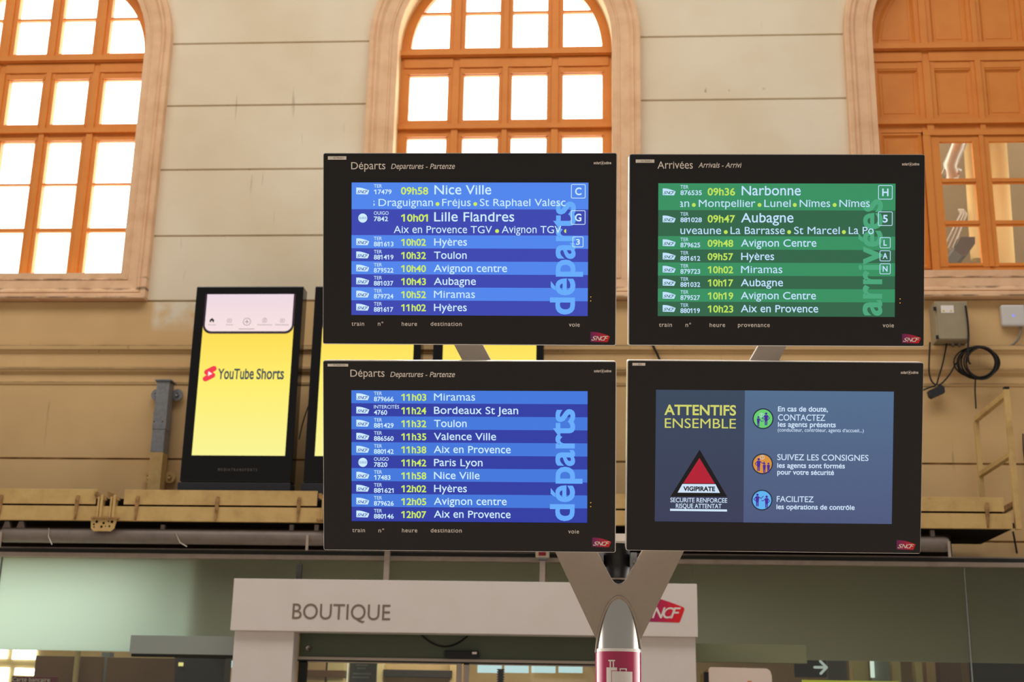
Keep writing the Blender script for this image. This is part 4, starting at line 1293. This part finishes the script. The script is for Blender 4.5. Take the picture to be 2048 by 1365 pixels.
# ================================================================ SHOP FRONT
GY = 14.98
w4 = empty('window_4', (-1.5, GY, 2.3), 'long glass shop front, frosted above and clear below', kind='structure')
r = MB(); r.box(-9, 8, GY - .09, GY + .05, 3.40, 3.445, 'dark_gasket'); r.box(-9, 8, GY - .06, GY + .05, 3.445, 3.465, 'rail_aluminium')
r.build('top_channel', w4)
MB().box(-9, 3.92, 15.10, 15.13, 3.44, 3.73, 'shade_brown').build('shade_board', w4)  # dark board added to stand for the shade under the walkway
MB().bbox(-9, 8, GY - .10, GY + .04, 3.352, 3.402, 'rail_aluminium', .004).build('top_rail', w4)
edges = [(-9.0, -6.88), (-6.865, -3.395), (-3.385, -.6), (-.59, 1.03), (1.036, 4.0), (4.012, 8.0)]
for i, (a, b) in enumerate(edges):
    zf = 2.312 if i < 2 else 2.335
    if i in (2, 3): zf = 2.55
    if i < 2 and b > -4:
        pn = MB().box(a, b, GY, GY + .012, zf, 3.36, 'frosted_glass'); pn.build('frosted_pane', w4)
    else:
        MB().box(a, b, GY, GY + .012, zf, 3.36, 'frosted_glass').build('frosted_pane', w4)
    if i not in (2, 3):
        b_ = min(b, -3.98) if i == 1 else b; a_ = max(a, 1.05) if i == 4 else a
        MB().flat(rect(a_, b_, .05, zf), GY + .006, 'shop_glass').build('clear_pane', w4)
j = MB(); j.box(-6.88, -6.865, GY - .004, GY + .015, .05, 3.36, 'interior_grey'); j.box(4.0, 4.012, GY - .004, GY + .015, .05, 3.36, 'shutter_grey'); j.build('glass_joint', w4)
c_ = MB(); p = at(597.5, 1150, GY - .03); c_.box(p[0] - .03, p[0] + .03, GY - .035, GY, p[2] - .09, p[2] + .12, 'interior_grey'); c_.build('glass_clamp', w4)
MB().flat(rect(-3.32, .45, 2.53, 2.56), GY + .006, 'frosted_glass').build('frosted_pane', w4)

# white entrance portal
PF = 14.55
po_ = empty('shop_portal', (-1.48, PF, 0), 'white shop entrance portal lettered BOUTIQUE behind the Y-shaped stand', 'entrance portal')
lt = MB().bbox(-4.02, 1.053, PF, GY - .12, 2.535, 3.097, 'portal_white', .006); lt.build('lintel', po_)
MB().bbox(-3.985, -3.325, PF + .06, GY - .12, 0, 2.535, 'portal_white', .006).build('jamb', po_)
MB().bbox(.445, 1.03, PF + .06, GY - .12, 0, 2.535, 'portal_white', .006).build('jamb', po_)
m = MB(); xa, _, zz = at(584, 1239, PF); xb, _, z2 = at(780, 1241, PF)
write(m, 'BOUTIQUE', xa, xb, (zz + z2) / 2, .165, PF - .003, 'sign_taupe', bold=.002); m.build('sign_lettering', po_)
m = MB(); p0 = at(1281, 1245, PF); p1 = at(1368.5, 1196, PF)
rail_logo(m, p0[0], p1[0], p0[2], p1[2], PF - .003, 'logo_gradient', 'sleeve_white', .001); tag(m.build('railway_logo', po_), 'red railway company emblem with white italic letters')
for px_ in (774, 1085):
    p = at(px_, 1130, 14.75); MB().box(p[0] - .03, p[0] + .03, 14.72, 14.78, 3.09, 3.345 if px_ > 800 else 3.47, 'rail_aluminium').build('strut', po_)
ab = empty('alarm_box', tuple(at(1085, 1112, 14.74)), 'small beige alarm box with a red face above the portal', 'alarm box')
p = at(1085, 1110, 14.74)
MB().bbox(p[0] - .075, p[0] + .075, 14.68, 14.80, p[2] - .035, p[2] + .05, 'beige_plastic', .006).build('box_body', ab)
MB().box(p[0] - .04, p[0] + .04, 14.672, 14.68, p[2] - .02, p[2] + .02, 'red_plastic').build('face', ab)
MB().box(p[0] - .05, p[0] + .05, 14.70, 14.78, p[2] - .06, p[2] - .035, 'galvanised').build('gland', ab)

d1 = empty('door_1', (-1.45, GY, 0), 'sliding glass shop door under a dark green transom', kind='structure')
DY = GY - .03
MB().box(-3.33, .45, DY - .02, DY + .03, 2.286, 2.56, 'transom_green').build('transom', d1)
MB().bbox(-3.36, .45, DY - .05, DY + .03, 2.254, 2.284, 'door_aluminium', .004).build('header_rail', d1)
MB().box(-3.36, .45, DY - .01, DY + .03, 2.238, 2.254, 'dark_gasket').build('track', d1)
for x0, x1, sd, sw in ((-3.33, -1.508, 1, .10), (-1.488, .45, -1, .06)):
    lf = MB()
    lf.box(x0, x0 + (.10 if sd > 0 else .06), DY, DY + .03, 0.02, 2.238, 'dark_gasket' if sd > 0 else 'door_aluminium')
    lf.box(x1 - .06, x1, DY - .001, DY + .031, 0.02, 2.238, 'door_aluminium')
    lf.box(x0, x1, DY, DY + .03, 2.226, 2.238, 'door_aluminium'); lf.box(x0, x1, DY, DY + .03, 0.02, .12, 'door_aluminium')
    L_ = lf.build('door_leaf', d1)
    MB().flat(rect(x0 + .06, x1 - .06, .12, 2.228), DY + .015, 'shop_glass').build('glass', L_)
k = MB(); p = at(618, 1298, DY - .02); k.tube([(p[0], DY - .035, p[2]), (p[0], DY - .02, p[2])], .033, 'brushed_steel', 20); k.tube([(p[0], DY - .037, p[2]), (p[0], DY - .035, p[2])], .014, 'interior_grey', 14); k.build('lock', d1)
k = MB(); pts = [at(840 + 100 * s, 1268 + 26 * (1 - (2 * s - 1) ** 2), DY - .03) for s in [i / 12 for i in range(13)]]; k.tube(pts, .010, 'cable_black', 8)
tag(k.build('hanging_cable'), 'black cable sagging below the portal lintel over the transom', 'cable')
se = empty('door_sensor', tuple(at(924, 1310, DY - .05)), 'black motion sensor bar above the sliding door', 'sensor')
p0, p1 = at(889, 1317, DY - .05), at(958, 1303, DY - .05)
MB().bbox(p0[0], p1[0], DY - .11, DY - .05, p0[2], p1[2], 'black_plastic', .012).build('sensor_body', se)
p = at(949, 1307, DY - .11); MB().box(p[0] - .025, p[0] + .025, DY - .113, DY - .11, p[2] - .012, p[2] + .012, 'sticker').build('label', se)

# grey shutter box on the left of the portal, right: pale strip added for a box blurred behind the glass
sb = empty('shutter_box', tuple(at(362, 1292, 14.9)), 'long grey roller shutter box on the glass left of the portal', 'shutter box')
p0, p1 = at(258, 1308, 14.86), at(470, 1274, 14.86)
MB().bbox(p0[0], -3.99, 14.86, 14.96, p0[2], p1[2], 'shutter_grey', .006).build('cassette', sb)
MB().box(p0[0] + .02, -3.99, 14.88, 14.95, p0[2] - .03, p0[2], 'dark_gasket').build('bottom_slot', sb)
fs = MB(); p0, p1 = at(1390, 1325, 14.955), at(1613, 1291, 14.955); fs.bbox(1.035, p1[0], 14.955, 14.975, p0[2], p1[2], 'blurred_box_green', .006)
tag(fs.build('blurred_box_strip'), 'pale green strip standing in for a box behind the glass right of the portal', 'strip')

# ================================================================ SHOP INTERIOR
IB = 19.6
iw = MB().box(-9.2, 8.2, IB, IB + .1, 0, 3.40, 'interior_tan').build('wall_rear'); tag(iw, 'tan rear wall inside the shop', kind='structure')
il = MB().box(-9.2, -9.1, 15.1, IB, 0, 3.40, 'interior_tan').build('wall_left'); tag(il, 'left inner wall of the shop', kind='structure')
ir = MB().box(8.1, 8.2, 15.1, IB, 0, 3.40, 'interior_dark').build('wall_right'); tag(ir, 'right inner wall of the shop', kind='structure')
ip = MB().box(-4.72, -4.66, 15.12, IB, 2.33, 3.40, 'interior_dark').build('wall_partition'); tag(ip, 'dark partition inside the shop', kind='structure')
ic = MB().box(-9.2, 8.2, GY + .05, IB + .1, 3.40, 3.45, 'interior_grey').build('ceiling'); tag(ic, 'ceiling inside the shop', kind='structure')


def slab(x0, y0, x1, y1, d, t, mt, name, label, cat, group=None, ext=None):
    """an upright block behind the glass: photo box (x0,y0)-(x1,y1) at depth d; its foot may reach lower than the frame."""
    a, b = at(x0, y0, d), at(x1, y1, d)
    m_ = MB().bbox(a[0], b[0], d, d + t, (b[2] if ext is None else ext), a[2], mt, .004)
    return tag(m_.build(name), label, cat, group)


w5 = empty('window_5', (-8, IB, 1.0), 'bright window at the back of the shop, far left, extended by unseen added panes', kind='structure')
g5 = MB()
for x0, y0, x1, y1 in ((-140, 1240, -60, 1318), (-50, 1240, 14, 1318), (33, 1240, 71, 1320), (-60, 1335, 11, 1400), (30, 1337, 47, 1351), (49, 1338, 69, 1352), (-140, 1335, -70, 1400), (-100, 1150, 60, 1232), (75, 1150, 230, 1232), (245, 1150, 400, 1232)):  # upper row added, hidden, to light the frosted glass from behind
    a, b = at(x0, y0, IB - .03), at(x1, y1, IB - .03)
    g5.flat(rect(a[0], b[0], b[2], min(a[2], 3.36)), IB - .03, 'window_fill_glow')
g5.build('lit_and_fill_panes', w5)
slab(72, 1312, 203, 1365, 15.9, .04, 'brown_board', 'display_board', 'brown display board behind the left glass, crossed by a pale pole reflection', 'display board', ext=.4)
slab(215, 1315, 347, 1365, 15.9, .04, 'brown_board', 'display_board', 'plain brown display board under the grey shutter box', 'display board', ext=.4)
t = MB(); t.tube([at(157, 1296, 15.8), (at(153, 1365, 15.8)[0], 15.8, 0)], .032, 'interior_cream', 14); tag(t.build('pole_reflection'), 'cream pole standing in for a reflection across the left brown board', 'pole')  # solid pole added in place of the cream pole's reflection
slab(204, 1305, 214, 1365, 16.1, .15, 'interior_grey', 'grey_column', 'narrow grey column between the two brown boards', 'column', ext=0)
slab(349, 1312, 447, 1365, 16.4, .3, 'interior_dark', 'dark_cabinet', 'black cabinet with a tiny yellow lamp left of the portal', 'cabinet', ext=0)
t = MB(); p0, p1 = at(357, 1333, 16.38), at(366, 1326, 16.38); t.box(p0[0], p1[0], 16.37, 16.402, p0[2], p1[2], 'lamp_warm'); tag(t.build('indicator_lamp'), 'tiny yellow lamp on the black cabinet', 'lamp')
t = MB(); p0, p1 = at(447, 1336, 17.5), at(466, 1317, 17.5); t.box(p0[0], p1[0] + .1, 17.5, 17.54, p0[2], p1[2], 'daylit_pane_blue'); t.box(p0[0], p1[0] + .1, 17.5, 17.54, 0, p0[2], 'interior_tan'); tag(t.build('light_box'), 'pale blue light box at the left jamb of the portal', 'light box')
t = MB(); p0, p1 = at(22, 1372, 15.5), at(74, 1354, 15.5); t.bbox(p0[0], p1[0] + .25, 15.5, 15.52, p0[2] - .05, p1[2], 'sign_red', .003)
xa, _, zz = at(24, 1363.5, 15.5); xb = at(100, 1364, 15.5)[0]; write(t, 'Carte bancaire', xa, xb, zz, .042, 15.498, 'print_pale')
tag(t.build('payment_sign'), 'dark red sign with white words at the bottom left corner', 'sign')

# seen through the sliding door
sh = empty('wooden_shelving', (at(760, 1340, 18.4)[0], 18.4, 0), 'tan wooden shelving with a dark shelf seen through the left door leaf', 'shelving')
p0, p1 = at(605, 1365, 18.55), at(925, 1312, 18.55)
MB().box(p0[0], p1[0], 18.6, 18.64, 0, p1[2], 'interior_tan').build('back_panel', sh)
for x0, x1, mt in ((612, 652, 'interior_tan'), (655, 690, 'interior_cream'), (752, 768, 'interior_cream'), (900, 918, 'interior_tan')):
    a, b = at(x0, 1330, 18.4), at(x1, 1312, 18.4); MB().bbox(a[0], b[0], 18.40, 18.60, 0, b[2], mt, .004).build('upright', sh)
for x0, x1, mt in ((612, 690, 'brown_board'), (766, 904, 'interior_dark')):
    a, b = at(x0, 1354, 18.36), at(x1, 1342, 18.36); MB().bbox(a[0], b[0], 18.36, 18.60, a[2], b[2], mt, .004).build('shelf', sh)
POSTER = slab(700, 1322, 752, 1365, 17.2, .05, 'poster_grey', 'poster_panel', 'grey poster panel seen through the left door leaf', 'poster', ext=0)
t = MB()
for x0, x1, y0 in ((712, 736, 1333), (714, 732, 1339), (706, 742, 1350), (704, 738, 1357)):
    a, b = at(x0, y0, 17.195), at(x1, y0 - 3, 17.195); t.box(a[0], b[0], 17.192, 17.2, a[2], b[2], 'poster_ink')
t.build('print_lines', POSTER)
t = MB()
p0, p1 = at(693.5, 1372, 17.15), at(697, 1322, 17.15); t.box(p0[0], p1[0], 17.12, 17.16, 0.2, p1[2], 'tube_white'); tag(t.build('light_tube'), 'thin bright vertical tube beside the grey poster panel', 'lamp')
for k, (x0, x1) in enumerate(((955, 1003), (1009, 1057), (1063, 1111), (1117, 1165))):
    slab(x0, 1328, x1, 1347, 18.6, .04, 'daylit_pane_blue', 'ceiling_panel', ('first', 'second', 'third', 'fourth')[k] + ' pale blue lit panel from the left behind the right door leaf', 'light panel', 'lit panels behind the right door leaf')
t = MB(); c0 = at(1001.5, 1339, 16.0); zt = c0[2]
for k in range(16):
    t.tube([(c0[0], 16, zt - .028 * k), (c0[0], 16, zt - .028 * k - .014)], .045, 'black_plastic', 16)
    t.tube([(c0[0], 16, zt - .028 * k - .014), (c0[0], 16, zt - .028 * (k + 1))], .032, 'black_plastic', 16)
t.tube([(c0[0], 16, 0), (c0[0], 16, zt - .44)], .03, 'black_plastic', 12)
tag(t.build('ribbed_post'), 'black ribbed post behind the right door leaf', 'post')

# seen under the frosted glass on the right
rl = empty('paper_display', tuple(at(1480, 1350, 14.7)), 'white rounded display panel right of the portal, with a speck of orange print', 'display')
PD = 14.70
p0, p1 = at(1418, 1365, PD), at(1543, 1337, PD)
t = MB(); t.prism([(p0[0], .0), (p0[0], p1[2] - .02), (p0[0] + .02, p1[2]), (p1[0] - .05, p1[2] - .006), (p1[0] - .015, p1[2] - .03), (p1[0], p1[2] - .08), (p1[0], .0)], PD, PD + .06, 'panel_white'); t.build('panel', rl)
t = MB(); a = at(1495, 1366, PD); b = at(1503, 1363, PD); t.box(a[0], b[0], PD - .002, PD, a[2] - .1, b[2], 'orange_ink'); t.build('orange_print', rl)
t = MB(); a, b = at(1408, 1365, PD), at(1417.5, 1345, PD); t.box(a[0], b[0], PD + .01, PD + .06, 0, b[2], 'black_plastic'); t.build('side_frame', rl)
sg = empty('arrow_sign', tuple(at(1620, 1338, 16.2)), 'black hanging sign with a white right-pointing arrow', 'sign')
p0, p1 = at(1590, 1355, 16.2), at(1652, 1310, 16.2)
MB().bbox(p0[0], p1[0], 16.2, 16.26, p0[2], p1[2], 'black_plastic', .006).build('panel', sg)
t = MB()
for xx in (p0[0] + .06, p1[0] - .06): t.tube([(xx, 16.23, p1[2] - .01), (xx, 16.23, 3.40)], .008, 'galvanised', 8)
t.build('hanging_rods', sg)
t = MB(); a, b = at(1629, 1335.5, 16.2), at(1653, 1335.5, 16.2); hw_ = .055
t.stroke([(a[0], a[2]), (b[0], a[2])], .03, 16.194, 'arrow_white'); t.stroke([(b[0] - .07, a[2] + .07), (b[0], a[2]), (b[0] - .07, a[2] - .07)], .03, 16.193, 'arrow_white'); t.build('arrow', sg)
slab(1655, 1318, 1694, 1355, 16.6, .1, 'interior_grey', 'grey_screen', 'grey screen right of the arrow sign', 'screen', ext=0)
slab(1703, 1318, 1738, 1365, 17.0, .2, 'interior_cream', 'lit_column', 'cream lit column right of the grey screen', 'column', ext=0)
slab(1743, 1318, 1780, 1356, 16.8, .1, 'shutter_grey', 'glass_cabinet', 'grey glass cabinet right of the cream column', 'cabinet', ext=0)
t = MB(); p0, p1 = at(1743, 1356, 16.75), at(1747, 1318, 16.75); t.box(p0[0], p1[0], 16.73, 16.80, p0[2], p1[2], 'tube_white'); tag(t.build('light_tube'), 'bright edge tube on the grey glass cabinet', 'lamp')
slab(1782, 1318, 1803, 1365, 17.0, .2, 'interior_cream', 'lit_column', 'narrow cream column between the glass cabinet and the tan column', 'column', ext=0)
slab(1830, 1318, 1846, 1365, 16.9, .2, 'interior_cream', 'lit_column', 'slim cream column left of the tan column', 'column', ext=0)
slab(1851, 1318, 1872, 1365, 17.0, .2, 'interior_tan', 'lit_column', 'tan column on the right behind the glass', 'column', ext=0)
slab(1878, 1318, 1925, 1365, 17.2, .2, 'brown_board', 'brown_cupboard', 'brown cupboard left of the glass joint on the right', 'cupboard', ext=0)
slab(1945, 1318, 2060, 1365, 17.2, .2, 'interior_dark', 'dark_cupboard', 'dark cupboard at the lower right corner', 'cupboard', ext=0)
t = MB(); p0, p1 = at(1605, 1372, 16.0), at(1800, 1364, 16.0); t.box(p0[0], p1[0], 16.0, 16.05, p0[2], p1[2], 'yellow_strip'); tag(t.build('counter_edge'), 'yellow green counter edge at the bottom under the arrow sign', 'counter')


def room_light(name, loc, size, energy, color):
    l = bpy.data.lights.new(name, 'AREA'); l.shape = 'RECTANGLE'; l.size, l.size_y = size; l.energy = energy; l.color = color
    o = bpy.data.objects.new(name, l); COL.objects.link(o); o.location = loc; return o


rl_ = room_light('shop_fill_light', (-6.9, 16.4, 3.38), (3.5, 1.6), 190, (.92, 1.0, .92))  # unseen fill lights added to brighten the interior and frosted glass
rl_ = room_light('shop_fill_light', (-1.6, 17.5, 3.38), (3.2, .9), 80, (1.0, .92, .78))
rl_ = room_light('shop_fill_light', (4.3, 16.5, 3.38), (4.0, .8), 14, (1.0, .9, .62))

# ================================================================ THINGS ON THE WALL AT RIGHT
eb = empty('electrical_cabinet', (4.29, 15.72, 6.13), 'grey beige electrical cabinet with a white warning label, right of the arrivals board', 'electrical cabinet')
MB().bbox(4.09, 4.485, 15.72, 15.997, 6.178, 6.672, 'cabinet_grey', .012).build('cabinet_body', eb)
MB().bbox(4.108, 4.47, 15.705, 15.72, 6.19, 6.66, 'cabinet_grey', .005).build('door', eb)
for px_, py_ in ((1869, 618), (1874, 675)):
    p = at(px_, py_, 15.7); MB().bbox(p[0] - .014, p[0] + .018, 15.69, 15.706, p[2] - .025, p[2] + .025, 'black_plastic', .004).build('latch', eb)
p0, p1 = at(1882.5, 626, 15.7), at(1907, 611, 15.7)
m = MB(); m.box(p0[0], p1[0], 15.702, 15.7055, p0[2], p1[2], 'sleeve_white')
for q_ in (.2, .78):
    xx = p0[0] + q_ * (p1[0] - p0[0]); m.flat([(xx - .018, p0[2] + .014), (xx, p0[2] + .042), (xx + .018, p0[2] + .014)], 15.7015, 'warning_yellow')
m.build('warning_label', eb)
for px_ in (1906, 1919):
    p = at(px_, 694, 15.85); m = MB(); m.tube([(p[0], 15.85, 6.13), (p[0], 15.85, 6.178)], .018, 'cable_grey', 12); m.build('cable_gland', eb)

ap = empty('wireless_access_point', (5.08, 15.93, 6.41), 'white rounded wireless box with a blue light at the right edge', 'wireless access point')
MB().bbox(4.94, 5.225, 15.90, 15.995, 6.415, 6.688, 'white_plastic', .025).build('casing', ap)
p = at(2027, 631, 15.89); m = MB(); m.disk(p[0], p[2], .012, 15.898, 'led_blue', 16); m.build('status_light', ap)


def cable(pts, y, r, mt, label, name='wall_cable', smooth=6):
    P3 = [Vector(at(px_, py_, y)) for px_, py_ in pts]
    out = []
    for i in range(len(P3) - 1):
        p0 = P3[max(i - 1, 0)]; p1 = P3[i]; p2 = P3[i + 1]; p3 = P3[min(i + 2, len(P3) - 1)]
        for k in range(smooth):
            t_ = k / smooth
            out.append(0.5 * ((2 * p1) + (p2 - p0) * t_ + (2 * p0 - 5 * p1 + 4 * p2 - p3) * t_ ** 2 + (3 * p1 - p0 - 3 * p2 + p3) * t_ ** 3))
    out.append(P3[-1])
    m_ = MB(); m_.tube(out, r, mt, 8)
    return tag(m_.build(name), label, 'cable')


jb = MB(); a = at(1873, 781, 15.86)
pts4 = [tuple(at(x_, y_, 15.84)[[0, 2]]) for x_, y_ in ((1857, 782), (1883, 770), (1889, 774), (1890, 785), (1865, 796), (1860, 792))]
jb.prism(pts4, 15.84, 15.93, 'ad_base'); jb = tag(jb.build('junction_box'), 'small dark junction box hanging tilted from cables below the cabinet', 'junction box')
cable([(1860, 685), (1858, 740), (1863, 762), (1872, 771)], 15.87, .010, 'cable_black', 'left cable looping from the cabinet to the junction box')
cable([(1894, 685), (1886, 725), (1877, 756), (1873, 771)], 15.88, .010, 'cable_black', 'middle cable running from the cabinet to the junction box')
cable([(1912, 727), (1900, 748), (1887, 764), (1876, 772)], 15.89, .010, 'cable_black', 'cable curving from the coil down to the junction box')
cable([(1871, 772), (1858, 776), (1838, 784), (1820, 792)], 15.86, .010, 'cable_black', 'cable leaving the junction box behind the lower right board')
cable([(1931, 612), (1935, 640), (1937, 668), (1936, 700), (1937, 722), (1941, 729)], 15.68, .012, 'cable_black', 'thick cable down the right side of the electrical cabinet')
co = MB(); rnd = random.Random(3)
for k in range(8):
    cx_, cy_ = 1955 + rnd.uniform(-5, 5), 726 + rnd.uniform(-2, 2); rx, ry = 40 + rnd.uniform(-6, 5), 31 + rnd.uniform(-2, 1)
    if k > 4: rx *= .72; cx_ += 6
    co.tube([at(cx_ + rx * math.cos(a_ * .2244), cy_ + ry * math.sin(a_ * .2244), 15.84 - .012 * k) for a_ in range(28)], .010, 'cable_black', 7, closed=True)
tag(co.build('cable_coil'), 'loose coil of black cable hung below the electrical cabinet', 'cable coil')
cable([(1951, 757), (1950, 780), (1951, 800), (1952, 818)], 15.9, .009, 'cable_black', 'cable end dangling from the bottom of the coil')
cable([(1975, 693), (1998, 694), (2018, 693), (2032, 684), (2040, 668), (2042, 650)], 15.95, .014, 'cable_grey', 'grey conduit running from the coil up to the white wireless box')
cable([(1292, 668), (1305, 690), (1314, 708), (1322, 726), (1330, 742)], 15.9, .014, 'cable_black', 'black cable slanting down the wall between the two right boards')
cable([(2026, 1064), (2030, 1085), (2034, 1108)], 15.92, .012, 'cable_black', 'short black cable below the right end of the walkway')
cable([(598, 880), (606, 845), (618, 810), (630, 788)], 15.6, .008, 'cable_black', 'thin cable hanging between the left and middle advertising displays')
cable([(2046, 868), (2047, 900), (2050, 930), (2054, 990)], 15.95, .008, 'cable_black', 'thin cable running down the wall at the right edge of the picture')
